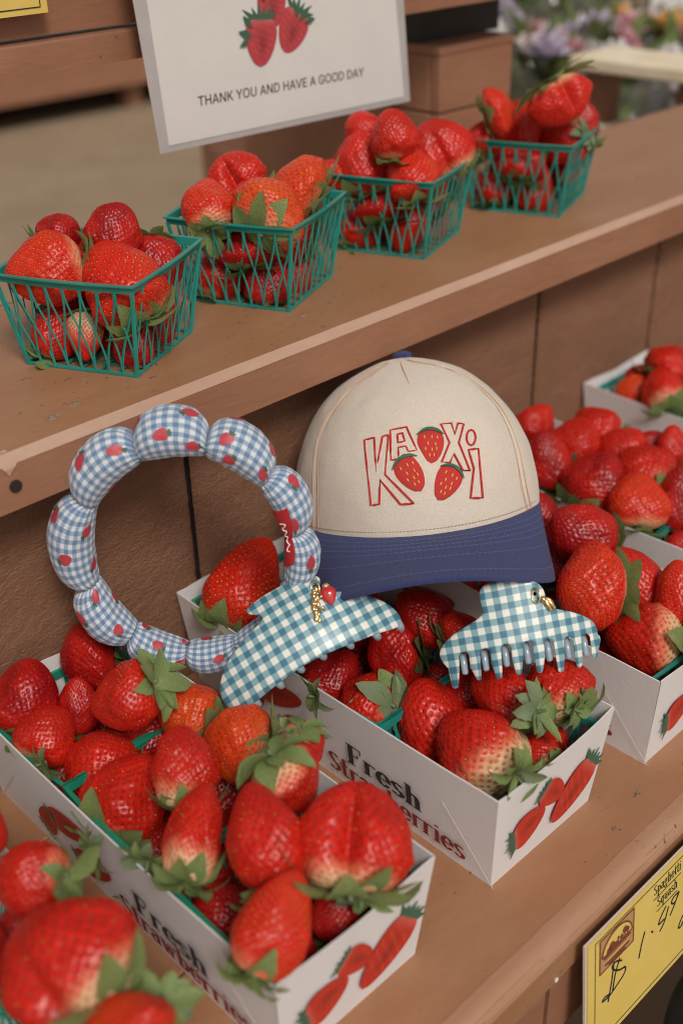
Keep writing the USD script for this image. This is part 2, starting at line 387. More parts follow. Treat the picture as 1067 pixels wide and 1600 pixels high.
def edged_board(x0, x1, prof, name, mat, nx=60, wob=0.0006, seed=0):
    """Long board with the (y, z) outline prof, its edges slightly uneven along x."""
    prof = np.asarray(prof, float); xs = np.linspace(x0, x1, nx); k = len(prof)
    v = np.zeros((nx, k, 3)); v[:, :, 0] = xs[:, None]; v[:, :, 1:] = prof[None]
    nz = meshkit.noise(np.stack([np.repeat(xs[:, None] * 30, k, 1), np.arange(k)[None] * 7.3 + np.zeros((nx, 1)), np.full((nx, k), seed * 3.1)], -1)) - 0.5
    v[:, :, 1] += nz * wob * 2; 
    F = []
    for i in range(nx - 1):
        for j in range(k):
            a, b = i * k + j, i * k + (j + 1) % k; c, d = a + k, b + k
            F += [[a, c, b], [b, c, d]]
    for j in range(1, k - 1):
        F += [[0, j, j + 1], [(nx - 1) * k, (nx - 1) * k + j + 1, (nx - 1) * k + j]]
    m = trimesh.Trimesh(v.reshape(-1, 3), F, process=False)
    return part(name, m, mat, stand, smooth=20)


# upper shelf: front board with a worn, bevelled lip; back boards
edged_board(-0.4, 2.3, [(-0.0405, H), (-0.0405, H - 0.0375), (0.196, H - 0.0375), (0.196, H)], 'shelf_board', M['shelf'], 90, 0.0)
edged_board(-0.4, 2.3, [(-0.0411, H - 0.0005), (-0.0469, H - 0.0058), (-0.0473, H - 0.037), (-0.0411, H - 0.0375)], 'shelf_lip', M['rail'], 120, 0.0003)
lipm = np.array([[x, y, z] for x in np.linspace(-0.4, 2.3, 160) for (y, z) in ((-0.0407, H + 0.0002), (-0.0472, H - 0.0054))]).reshape(160, 2, 3)
lipm[:, :, 1] += (meshkit.noise(np.stack([lipm[:, :, 0] * 60, lipm[:, :, 1] * 900, lipm[:, :, 2] * 0], -1)) - .5) * 0.0007
part('worn_bevel', sheet(lipm[:, ::-1]), M['edge'], stand)
bk_ = np.array([[x, y, z] for x in np.linspace(-0.4, 2.3, 120) for (y, z) in ((0.1965, H + 0.0003), (0.204, H - 0.0045), (0.2045, H - 0.030))]).reshape(120, 3, 3)
part('worn_back_edge', sheet(bk_[:, ::-1]), M['pale_edge'], stand, smooth=20)
# third tier: lower rail and upper board
edged_board(-0.4, 0.995, [(0.172, 0.4535), (0.21, 0.4535), (0.21, 0.4745), (0.174, 0.4755), (0.172, 0.4735)], 'tier_rail', M['rail'], 60, 0.0012, 2)
edged_board(-0.4, 0.995, [(0.186, 0.478), (0.21, 0.478), (0.21, 0.64), (0.186, 0.64)], 'tier_board', M['rail'], 60, 0.001, 3)
# riser planks under the upper shelf
for a, b in ((-0.35, -0.128), (-0.128, 0.310), (0.310, 0.749), (0.749, 0.964), (0.964, 1.18), (1.18, 1.4), (1.4, 1.62), (1.62, 1.84)):
    w = b - a - 0.0045
    nx, nz = int(w / 0.0026), 90
    X, Z = np.meshgrid(np.linspace(a + 0.00225, b - 0.00225, nx), np.linspace(-0.002, H - 0.0378, nz), indexing='ij')
    e = np.minimum(X - X[:1], X[-1:] - X)
    Y = 0.0 + 0.004 * np.exp(-e / 0.0022)
    Y += -0.0020 * (meshkit.fbm(np.stack([X * 190, Z * 420, X * 0 + a], -1), 4) - 0.5) - 0.0012 * (meshkit.noise(np.stack([X * 200, Z * 520, X * 0 + 9 + a], -1)) - 0.5)
    front = np.stack([X, Y, Z], -1)
    part('riser_plank', sheet(front), M['riser'], stand, smooth=True)
edged_board(-0.36, 1.85, [(0.008, -0.03), (0.03, -0.03), (0.03, H - 0.038), (0.008, H - 0.038)], 'riser_backing', M['dark_hole'], 10, 0.0)
# lower shelf planks
for a, b, s in ((-0.073, 0.0, 0), (-0.2295, -0.0745, 1)):
    edged_board(-0.4, 1.85, [(a, -0.0015), (a + 0.0012, 0), (b - 0.0012, 0), (b, -0.0015), (b, -0.03), (a, -0.03)], 'shelf_plank', M['shelf'], 60, 0.0004, 5 + s)
rnd = [(-0.371 + 0.012 * math.cos(t), -0.012 + 0.012 * math.sin(t)) for t in np.linspace(math.pi, math.pi / 2, 7)]
edged_board(-0.4, 1.85, [(-0.383, -0.036)] + rnd + [(-0.2322, 0), (-0.231, -0.0015), (-0.231, -0.036)], 'shelf_plank', M['shelf'], 120, 0.0005, 8)
fe = np.array([[x, -.371 - .0122 * math.sin(t) , -.012 + .0122 * math.cos(t)] if t >= 0 else [x, -.371 - t * .004, .0003] for x in np.linspace(-.4, 1.85, 200) for t in (-1.0, 0, .3, .6, .9, 1.2, 1.5)]).reshape(200, 7, 3)
fe[:, 0, 1] += .001 * (meshkit.noise(np.stack([fe[:, 0, 0] * 90, fe[:, 0, 0] * 0, fe[:, 0, 0] * 0], -1)) - .5); fe[:, 2, 2] += .0002
part('worn_front_edge', sheet(fe), M['worn_front'], stand, smooth=True)
# front fascia below the lower shelf, two boards with a gap at the nail
for a, b in ((-0.4, 0.2805), (0.2855, 1.8)):
    edged_board(a, b, [(-0.379, -0.106), (-0.379, -0.0365), (-0.36, -0.0365), (-0.36, -0.106)], 'fascia_board', M['rail'], 40, 0.0004, 11)
edged_board(-0.4, 1.8, [(-0.359, -0.104), (-0.359, -0.0365), (-0.35, -0.0365), (-0.35, -0.104)], 'fascia_backing', M['dark_hole'], 10, 0)
nl = trimesh.creation.icosphere(2, 0.0018); nl.apply_scale((1, .6, 1.2)); nl.apply_translation((0.2845, -0.3835, -0.0335))
part('nail', nl, M['nail'], stand, smooth=True)


def chip(cx, cy, z, rx, ry, seed, mat, name='dent', parent=stand, normal='z'):
    """A shallow dent in a board: an uneven ring of lifted paint around a hollow of bare wood."""
    r = np.random.default_rng(seed); n = 18
    k = 1 + 0.25 * (r.random(n) - .5) * 2; a = np.arange(n) * 2 * np.pi / n
    rings = []
    for s, h in ((1.12, 0.0001), (1.0, 0.0009), (0.86, 0.0006), (0.6, 0.00035), (0.01, 0.0003)):
        rings.append(np.stack([rx * s * k * np.cos(a), ry * s * k * np.sin(a), np.full(n, h)], -1))
    v = np.stack(rings, 1)
    m = sheet(v, True)
    p = np.array(m.vertices)
    if normal == 'y':
        p = np.stack([p[:, 0], -p[:, 2], p[:, 1]], -1)
    m.vertices = p + np.array([cx, cy, z]); 
    if normal == 'z':
        m.faces = m.faces[:, ::-1] if np.dot(m.face_normals.mean(0), [0, 0, 1]) < 0 else m.faces
    return part(name, m, mat, parent, smooth=True)


chip(0.194, -0.019, H, 0.0045, 0.0026, 1, M['chip']); chip(0.214, -0.0115, H, 0.004, 0.0022, 2, M['chip'])
chip(0.228, -0.297, 0.0, 0.0042, 0.0038, 3, M['chip']); chip(0.2945, -0.306, 0.0, 0.0048, 0.0016, 4, M['chip'])
chip(0.43, -0.345, 0.0, 0.003, 0.0014, 5, M['chip']); chip(0.39, -0.352, 0.0, 0.002, 0.001, 6, M['chip'])
chip(0.43, -0.005, H, 0.003, 0.0015, 7, M['chip']); chip(0.95, 0.03, H, 0.004, 0.002, 8, M['chip'])
hl = trimesh.creation.cylinder(0.0042, 0.0012, sections=20); hl.apply_transform(trimesh.transformations.rotation_matrix(math.pi / 2, (1, 0, 0))); hl.apply_translation((0.145, -0.0476, 0.2585))
part('screw_hole', hl, M['dark_hole'], stand)
nt = []
for t in np.linspace(0, 1, 9):   # paint rubbed off where something chafed the lip
    nt.append([[0.1455 - .004 * t + .0062 * math.sin(math.pi * min(1, t * 1.1 + .08)) * s, -0.0376 - .0104 * min(1, t / .55), H + .0004 - .0064 * min(1, t / .55) - .009 * max(0, t - .55) / .45 + .0004] for s in (-1, 1)])
part('rubbed_patch', sheet(np.array(nt)), M['edge'], stand)
for zz, tx in ((-0.70, 0.0), (-0.70, 0.9), (-0.70, 1.75)):
    part('leg', box(tx, tx + 0.07, -0.33, -0.26, zz, -0.037), M['rail'], stand)

# ground sheet
gm = box(-30, 30, -30, 30, -0.75, -0.70)
tag(stage.GetPrimAtPath(part('ground', gm, M['ground'])), kind='structure')

# ------------------------------------------------------------------ green pint baskets (a class, then copies)
BT, BB, BH = 0.0535, 0.0435, 0.070      # half widths at rim and floor, height


def basket_class(path, mat):
    stage.CreateClassPrim(path)
    def side_pt(side, s, t, off=0.0):
        """s across -1..1, t up 0..1 on side 0..3"""
        w = BB + (BT - BB) * t + off
        bow = 0.0022 * (1 - s * s) * t ** 2
        v = np.array([s * (BB + (BT - BB) * t), -(w + bow), t * BH])
        a = side * math.pi / 2
        return np.array([v[0] * math.cos(a) - v[1] * math.sin(a), v[0] * math.sin(a) + v[1] * math.cos(a), v[2]])
    # rim: a lip band with a small outward flange
    ring = []
    for sd in range(4):
        for s in np.linspace(-1, 1, 13)[:-1]:
            lo, up = side_pt(sd, s, 0.93), side_pt(sd, s, 1.0); o = np.array([lo[0], lo[1], 0]); o /= np.linalg.norm(o)
            ring.append([lo - o * 0.0008, lo + o * 0.0006, up + o * 0.0006 - [0, 0, .0008], up + o * 0.0030, up + o * 0.0030 + [0, 0, .0010], up - o * 0.0008 + [0, 0, .0010], lo - o * 0.0008])
    part('rim', sheet(np.array(ring)[:, ::-1], True), mat, path, smooth=35)
    for sd in range(4):
        pts = [side_pt(sd, 1, t) for t in np.linspace(0, 0.95, 4)]
        c = [p for p in pts]
        part('corner_post', tube(c, 0.0017, 6), mat, path, smooth=40)
    n = 8
    for sd in range(4):
        for k in range(n + 1):
            for d in (-1, 1):
                k2 = k + d
                if (k == 0 and d < 0) or (k == n and d > 0):
                    continue
                pts = []
                for t in np.linspace(0.0, 0.94, 10):
                    u = 1 - t / 0.94
                    e = 0.5 - 0.5 * math.cos(math.pi * min(1, u * 1.02))
                    s = (k + (k2 - k) * e) / n * 2 - 1
                    pts.append(side_pt(sd, max(-1, min(1, s)), t))
                wdt = np.interp(np.linspace(0, 1, 10), [0, .15, .5, .85, 1], [.0013, .00095, .0008, .0009, .0014])
                nrm = side_pt(sd, 0, .5, .01) - side_pt(sd, 0, .5); nrm /= np.linalg.norm(nrm)
                part('strand', tube(pts, wdt, 4, flat=(nrm, 0.7)), mat, path)
    fr = [[*(side_pt(sd, s, 0.0))] for sd in range(4) for s in (-1, 0)]
    part('base_frame', tube(np.array(fr) + [0, 0, .0012], 0.0014, 5, closed=True), mat, path)
    for k in range(1, 6):
        q = -BB + 2 * BB * k / 6
        part('base_strip', box(q - .0005, q + .0005, -BB, BB, .0004, .0016), mat, path)
        part('base_strip', box(-BB, BB, q - .0005, q + .0005, .0017, .0028), mat, path)


basket_class('/World/Looks/pint_basket', M['basket'])
basket_class('/World/Looks/lining_basket', M['basket_in'])
for (x, y, deg, lab) in ((0.2885, 0.0525, 27.0, 'green lattice pint basket nearest on the left of the upper shelf'),
                         (0.449, 0.0675, 24.0, 'green lattice pint basket second from the left, orange strawberry on its rim'),
                         (0.619, 0.0735, 21.0, 'green lattice pint basket third from the left, under the sign corner'),
                         (0.800, 0.0615, 21.0, 'green lattice pint basket farthest right, near the wooden crate')):
    copy_of('/World/Looks/pint_basket', 'pint_basket', lab, 'basket', (x, y, H), rotz(deg), 'pint baskets on the upper shelf')

# ------------------------------------------------------------------ white cardboard trays
TW, TL, TH, TP = 0.125, 0.3275, 0.0874, 0.0076
FRONT = -0.3305


def tray(x0, yf, label, prints, yb=-0.003):
    t = thing('cardboard_tray', label, 'box', (x0, yf, 0), group='white cardboard strawberry trays')
    L = yb - yf; th = 0.0011
    def ring(zr, inset):
        k = TP * (1 - zr) + inset
        return np.array([[k, k], [TW - k, k], [TW - k, L - k], [k, L - k]])
    names = ['front_panel', 'right_panel', 'back_panel', 'left_panel']
    for q in range(4):
        n = 26 if q % 2 else 14
        S = np.linspace(0, 1, n); rows = []
        for (zr, ins) in ((0.0, 0), (0.33, 0), (0.66, 0), (1.0, 0), (1.0, th), (0.5, th), (0.0, th)):
            c = ring(zr, ins); a, b = c[q], c[(q + 1) % 4]
            p = a[None] + (b - a)[None] * S[:, None]
            wob = meshkit.noise(np.stack([S * 6 + q * 11 + x0 * 90, S * 0, S * 0], -1)) - .5
            edge = np.minimum(S, 1 - S)
            z = np.full(n, zr * TH) + (zr == 1.0) * (wob * 0.0035 * np.clip(edge * 8, 0, 1) - 0.002 * np.sin(np.pi * S))
            d = b - a; nrm = np.array([d[1], -d[0]]) / np.linalg.norm(d)
            p = p + nrm[None] * ((wob * .5 + .35 * np.sin(np.pi * S)) * 0.004 * zr)[:, None]
            rows.append(np.c_[p, z])
        part(names[q], sheet(np.stack(rows, 1)), M['card'], t, smooth=30)
    c = ring(0, 0.0012); part('base', box(c[0, 0], c[1, 0], c[0, 1], c[2, 1], 0.0008, 0.002), M['card'], t)
    if prints:
        # lettering on the left long side (reads from the back to the front), fruit print on the front side
        k = TP / TH
        nrm = np.array([-1, 0, -k]); upv = np.array([-k, 0, 1]) / math.hypot(1, k)
        pl = lambda s0, z0: plane_place((TP - k * z0 - 0.0019 - 0.0022 * (z0 / TH), L - s0, z0), (0, -1, 0), upv)
        f, w1 = serif('Fresh', 0.0185, 0.10); f = affinity.scale(f, 0.0735 / w1, 1, origin=(0, 0))
        part('printed_word', extrude(f, 0.0002, pl(0.1905, 0.0315)), M['black_ink'], t)
        f, w2 = serif('Strawberries', 0.0175, 0.10); f = affinity.scale(f, 0.131 / w2, 1, origin=(0, 0))
        part('printed_word', extrude(f, 0.0002, pl(0.1695, 0.0115)), M['dark_red_ink'], t)
        part('fold_line', extrude(LineString([(L - .004, .003), (L - .046, .056)]).buffer(.00025), .0002, pl(0.0, 0.0)), M['paper'], t)
        part('fold_line', extrude(LineString([(.012, .003), (.05, .05)]).buffer(.00025), .0002, pl(0.0, 0.0)), M['paper'], t)
        lf = plane_place((TP - k * .04 - 0.0022, L - 0.13, 0.04), (0, -1, 0), upv)
        for args in (((-0.010, 0.012), .056, .022, 20), ((0.012, -0.010), .050, .022, 24), ((-0.040, -0.004), .034, .02, 60)):
            fruit_print(t, lf, *args, dull=0.7)
        fp = plane_place((0, TP - k * .04 - 0.0021, 0.04), (1, 0, 0), (0, -k, 1))
        fruit_print(t, fp, (0.0380, -0.002), .035, .031, 14, dull=1.0)
        fruit_print(t, fp, (0.0610, 0.0125), .034, .021, -42, dull=1.0, lift=.0001)
        fruit_print(t, fp, (0.0872, -0.0045), .054, .034, 221, dull=1.0, lift=.0002)
    return t


def fruit_print(parent, place, c, length, width, deg, dull=1.0, lift=0.0, tuft=.6):
    """Printed strawberry: tinted flat patch and leaf spikes; deg = direction of the tip."""
    n, m = 26, 11
    u = np.linspace(-1, 1, n); v = np.linspace(-1, 1, m)
    Ug, Vg = np.meshgrid(u, v, indexing='ij')
    prof = np.sqrt(np.clip(1 - np.abs(Ug) ** 2.3, 0, 1)) * (1 - 0.30 * Ug)
    a = math.radians(deg); d = np.array([math.cos(a), math.sin(a)]); e = np.array([-d[1], d[0]])
    P2 = np.array(c)[None, None] + Ug[..., None] * d * length / 2 + (Vg * prof)[..., None] * e * width / 2
    pts = place(np.c_[P2.reshape(-1, 2), np.full(P2.shape[0] * P2.shape[1], 0.00025 + lift)]).reshape(n, m, 3)
    core = .8 * np.exp(-((Vg - .1) / .30) ** 2 - ((Ug - .1) / .5) ** 2)
    sp = (np.sin(Ug * 26 + Vg * 3) * np.sin(Vg * 9 + np.round(Ug * 4)) > .55)
    red = (np.array([0.50, 0.025, 0.015]) if tuft < .7 else np.array([.50, .055, .07])) * dull
    col = red[None, None] * (1 - 0.55 * core[..., None]) + np.array([.16, .15, .12]) * np.clip(-Ug - .55, 0, 1)[..., None] * 2 * dull + sp[..., None] * np.array([.07, .035, .01]) * dull
    mm = sheet(pts)
    if np.dot(mm.face_normals.mean(0), place(np.array([[0, 0, 1.0]]))[0] - place(np.array([[0, 0, 0.0]]))[0]) < 0:
        mm.faces = mm.faces[:, ::-1]
    part('printed_strawberry', mm, M['print'], parent, tint=col.reshape(-1, 3))
    lv = []
    for k, da in enumerate((-62, -35, -12, 10, 34, 60)):
        b = a + math.pi + math.radians(da); q = np.array([math.cos(b), math.sin(b)]); s = np.array([-q[1], q[0]])
        base = np.array(c) - d * length / 2 * .93 + e * width * .3 * (-da / 60)
        L2 = width * tuft * (0.34 + .12 * (k % 2)); lv.append(Polygon([base + s * width * .07, base + q * L2, base - s * width * .07, base - q * width * .1]))
    part('printed_leaf', extrude(unary_union(lv), 0.00035 + lift, place), M['sepal_dark'] if dull < .8 else M['green_thread'], parent)


T1 = tray(0.0983, FRONT, 'white cardboard tray front left, filled high, under the headband', True)
T2 = tray(0.2823, FRONT, 'white cardboard tray in the middle holding both claw clips', True)
T3 = tray(0.452, FRONT - 0.008, 'white cardboard tray to the right of the cap, its corner over bare shelf', True)
T4 = tray(0.614, FRONT, 'white cardboard tray behind the right one, cut by the picture edge', True)
T5 = tray(0.832, FRONT, 'white cardboard tray farthest away at the right riser planks', True)
T0 = tray(-0.078, FRONT + 0.012, 'white cardboard tray mostly outside the lower left corner', False)
for x0, lab in ((0.0983, 'front left tray'), (0.2823, 'middle tray'), (0.452, 'tray right of the cap'), (0.614, 'second far tray'), (0.832, 'farthest tray'), (-0.078, 'lower left corner tray')):
    for k, (yy, w) in enumerate(((-0.272, 'front end'), (-0.165, 'middle'), (-0.059, 'riser end'))):
        copy_of('/World/Looks/pint_basket' if x0 > .25 else '/World/Looks/lining_basket', 'lining_basket', f'green plastic basket lining the {w} of the {lab}', 'basket', (x0 + TW / 2, yy, 0.0025), np.diag([.985, .965, 1.02]), 'green baskets inside the trays')


# ------------------------------------------------------------------ strawberries: a class per kind, then one copy each
def berry_shape(seed, taper, lobes, squat, groove):
    r = np.random.default_rng(seed)
    ico = trimesh.creation.icosphere(5); d = np.array(ico.vertices)
    n = 520
    i = np.arange(n) + .5; ph = np.pi * (1 + 5 ** .5) * i; zz = 1 - 2 * i / n
    sd = np.stack([np.sqrt(1 - zz ** 2) * np.cos(ph), np.sqrt(1 - zz ** 2) * np.sin(ph), zz], -1) + r.normal(0, .014, (n, 3))
    sd = sd[sd[:, 2] < .93]; sd /= np.linalg.norm(sd, axis=1, keepdims=True)
    off = r.random(3) * 50
    ga = r.random(3) * 2 * np.pi
    if groove > .2:
        ga[1] = np.pi / 2 + .25; ga[0] = 0.0

    def surf(q, h):
        z = q[:, 2]; az = np.arctan2(q[:, 1], q[:, 0]); rho = np.hypot(q[:, 0], q[:, 1])
        k = np.clip((0.35 - z) / 1.35, 0, 1)
        s = 1 - taper * k ** 1.6
        s = s * (1 + lobes * np.cos(2 * (az - ga[0])) * (0.6 + .4 * k))
        for g in range(int(groove > 0) * 2):
            da = np.angle(np.exp(1j * (az - ga[g + 1]))); s = s * (1 - groove * np.exp(-(da / .28) ** 2) * np.clip(1.2 - np.abs(z), 0, 1))
        nz = meshkit.fbm(q * 1.4 + off, 3) - .5
        s = s * (1 + .34 * nz)
        p = q * np.array([1, 1, 1.0]); p = np.c_[p[:, 0] * s, p[:, 1] * s, z * (1 - squat * .0)]
        p[:, 2] = np.where(z > 0, z * .82 - .16 * np.exp(-(rho / .38) ** 2) * (z > 0), z * 1.06)
        p[:, 0] += .10 * (z ** 2) * math.cos(ga[2]); p[:, 1] += .10 * (z ** 2) * math.sin(ga[2])
        return p * (1 + h)[:, None]
    from scipy.spatial import cKDTree
    dist, _ = cKDTree(sd).query(d)
    h = -.030 * np.exp(-(dist / .036) ** 2) + .012 * np.clip(dist / .07, 0, 1)
    V = surf(d, h)
    lo, hi = V[:, 2].min(), V[:, 2].max(); w = np.ptp(V[:, :2], axis=0).mean()
    fit = lambda p: np.c_[p[:, :2] / w, (p[:, 2] - (lo + hi) / 2) / (hi - lo)]
    top = fit(surf(np.array([[0, 0, 1.0]]), np.zeros(1)))[0]
    S = fit(surf(sd, np.full(len(sd), -.024))); S2 = fit(surf(sd, np.full(len(sd), .05)))
    return fit(V), np.array(ico.faces), dist, d, S, S2 - S, top, sd


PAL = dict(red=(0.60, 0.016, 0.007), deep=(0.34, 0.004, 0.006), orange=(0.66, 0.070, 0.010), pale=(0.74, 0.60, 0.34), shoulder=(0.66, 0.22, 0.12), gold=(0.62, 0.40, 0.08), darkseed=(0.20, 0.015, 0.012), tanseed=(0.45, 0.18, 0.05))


def berry_class(kind, k):
    rs = {'deep': 11, 'red': 23, 'gold': 37, 'orange': 41, 'ripe': 53, 'pale': 67, 'lobed': 71, 'smooth': 83, 'face': 91, 'rotten': 97}[kind] + k * 131
    r = np.random.default_rng(rs)
    taper = {'lobed': .16, 'smooth': .22, 'pale': .26}.get(kind, .20 + .24 * r.random())
    lob = {'lobed': .16}.get(kind, .05 + .07 * r.random())
    V, F, dist, d, S, N, top, sd = berry_shape(rs, taper, lob, 0, {'lobed': .26, 'smooth': .05}.get(kind, .05 * (r.random() > .5)))
    path = f'/World/Looks/strawberry_{kind}_{"abcdef"[k]}'
    stage.CreateClassPrim(path)
    c = {n: np.array(v) for n, v in PAL.items()}
    tone = meshkit.fbm(d * 1.3 + rs, 3); z = d[:, 2]
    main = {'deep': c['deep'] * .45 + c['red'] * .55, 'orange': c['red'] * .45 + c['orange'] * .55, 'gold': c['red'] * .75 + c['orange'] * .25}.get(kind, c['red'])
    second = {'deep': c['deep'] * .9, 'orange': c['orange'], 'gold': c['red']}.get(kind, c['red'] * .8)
    m = np.clip((tone - .35) / .3, 0, 1)[:, None]
    col = main * (1 - m) + second * m
    sh = {'pale': (-.42, .42, 1.0), 'ripe': (.22, .85, .95), 'orange': (.35, 1.0, .7), 'rotten': (-.6, .3, 1.0), 'gold': (.45, 1.0, .75), 'lobed': (.42, .98, .95), 'red': (.72, 1.0, .5)}.get(kind, (.85, 1.05, .4))
    side = d @ np.array([math.cos(rs), math.sin(rs), 0])
    q = np.clip((z + .25 * side + .5 * (tone - .5) - sh[0]) / (sh[1] - sh[0]), 0, 1)[:, None]
    q = q * q * (3 - 2 * q) * sh[2]
    p1 = c['shoulder'] if kind not in ('orange',) else c['orange'] * .6 + c['shoulder'] * .4
    col = col * (1 - np.clip(q * 2, 0, 1)) + p1 * np.clip(q * 2, 0, 1)
    col = col * (1 - np.clip(q * 2 - 1, 0, 1)) + c['pale'] * np.clip(q * 2 - 1, 0, 1)
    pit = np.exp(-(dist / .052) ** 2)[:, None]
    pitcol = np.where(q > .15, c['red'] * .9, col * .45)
    col = col * (1 - .85 * pit) + pitcol * .85 * pit  # deeper red pigment in the pits, plus dimple shade painted into the colour
    if kind == 'rotten':
        col = col * np.clip(.55 + tone[:, None], .4, 1.1)
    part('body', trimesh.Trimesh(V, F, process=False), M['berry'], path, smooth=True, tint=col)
    # seeds: small teardrops lying in the pits
    keep = r.random(len(S)) < {'smooth': .8}.get(kind, .97)
    octa = np.array([[1, 0, 0], [0, 1, 0], [-1, 0, 0], [0, -1, 0], [0, 0, 1.0]]); of = np.array([[0, 1, 4], [1, 2, 4], [2, 3, 4], [3, 0, 4]])
    vs, fs, cs = [], [], []
    for s, nn, dd in zip(S[keep], N[keep], sd[keep]):
        nn = nn / np.linalg.norm(nn); ax = np.array([0, 0, 1.0]) - nn * nn[2]; ax /= np.linalg.norm(ax) + 1e-9; bx = np.cross(nn, ax)
        w = octa * [.015, .0095, .010]
        fs.append(of + 5 * len(vs)); vs.append(s + w[:, :1] * ax + w[:, 1:2] * bx + w[:, 2:] * nn)
        g = r.random()
        gold = {'gold': 1.0, 'orange': .75, 'pale': .35, 'ripe': .35, 'red': .3}.get(kind, .15)
        sc = c['gold'] * (.7 + .5 * r.random()) if g < gold else c['darkseed'] * .5 + c['tanseed'] * .5 * r.random()
        cs.append(np.repeat(sc[None], 5, 0))
    part('seeds', trimesh.Trimesh(np.vstack(vs), np.vstack(fs), process=False), M['seed'], path, tint=np.vstack(cs), kind='stuff')
    # calyx: stalk stub and two whorls of sepals
    st = np.array([top + [0, 0, -.06], top + [.005, 0, .02], top + [.02 * r.normal(), .02 * r.normal(), .10]])
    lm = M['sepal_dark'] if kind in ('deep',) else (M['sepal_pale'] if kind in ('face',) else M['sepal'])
    part('stalk', tube(st, [.055, .03, .026], 7), M['sepal_pale'], path, smooth=True)
    ns = int(r.integers(9, 13)); flare = {'face': .35}.get(kind, .25 + .5 * r.random())
    for j in range(ns):
        a = 2 * np.pi * (j + .35 * r.random()) / ns; L = (.40 + .30 * r.random()) * (1.2 if kind in ('lobed', 'smooth', 'ripe') else .85 if kind == 'face' else 1); W = .10 + .075 * r.random()
        el = flare * (.3 + 1.1 * r.random()) + (j % 2) * .12; curl = (r.random() - .4) * 2.6
        T = np.linspace(0, 1, 9); rad = .03; zz = top[2] + .012 + .012 * (j % 2); pts = []; ang = el; pos = np.array([rad, zz])
        step = L / 8
        for t in T:
            pts.append(pos.copy()); ang += -(.75 * (1 - t) * .25) - curl * .12 * t; pos = pos + step * np.array([math.cos(ang), math.sin(ang)])
        wd = W * np.sin(np.pi * (T * .86 + .10)) ** .9 * np.array([.9, 1, 1.05, 1.1, 1.08, 1.14, .98, 1.0, .0]); wd[-1] = .004
        dirr = np.array([math.cos(a), math.sin(a), 0]); sid = np.array([-dirr[1], dirr[0], 0]); tw = (r.random() - .5) * .8
        g = []
        for (pr, pz), w, t in zip(pts, wd, T):
            cpt = dirr * pr + np.array([0, 0, pz]); sv = sid * math.cos(tw * t) + np.array([0, 0, 1]) * math.sin(tw * t)
            g.append([cpt - sv * w + [0, 0, .22 * w], cpt - sv * w * .5 + [0, 0, .06 * w], cpt, cpt + sv * w * .5 + [0, 0, .06 * w], cpt + sv * w + [0, 0, .22 * w]])
        part('sepal', sheet(np.array(g)), lm if r.random() < .75 else M['sepal'], path, smooth=True)
    return path


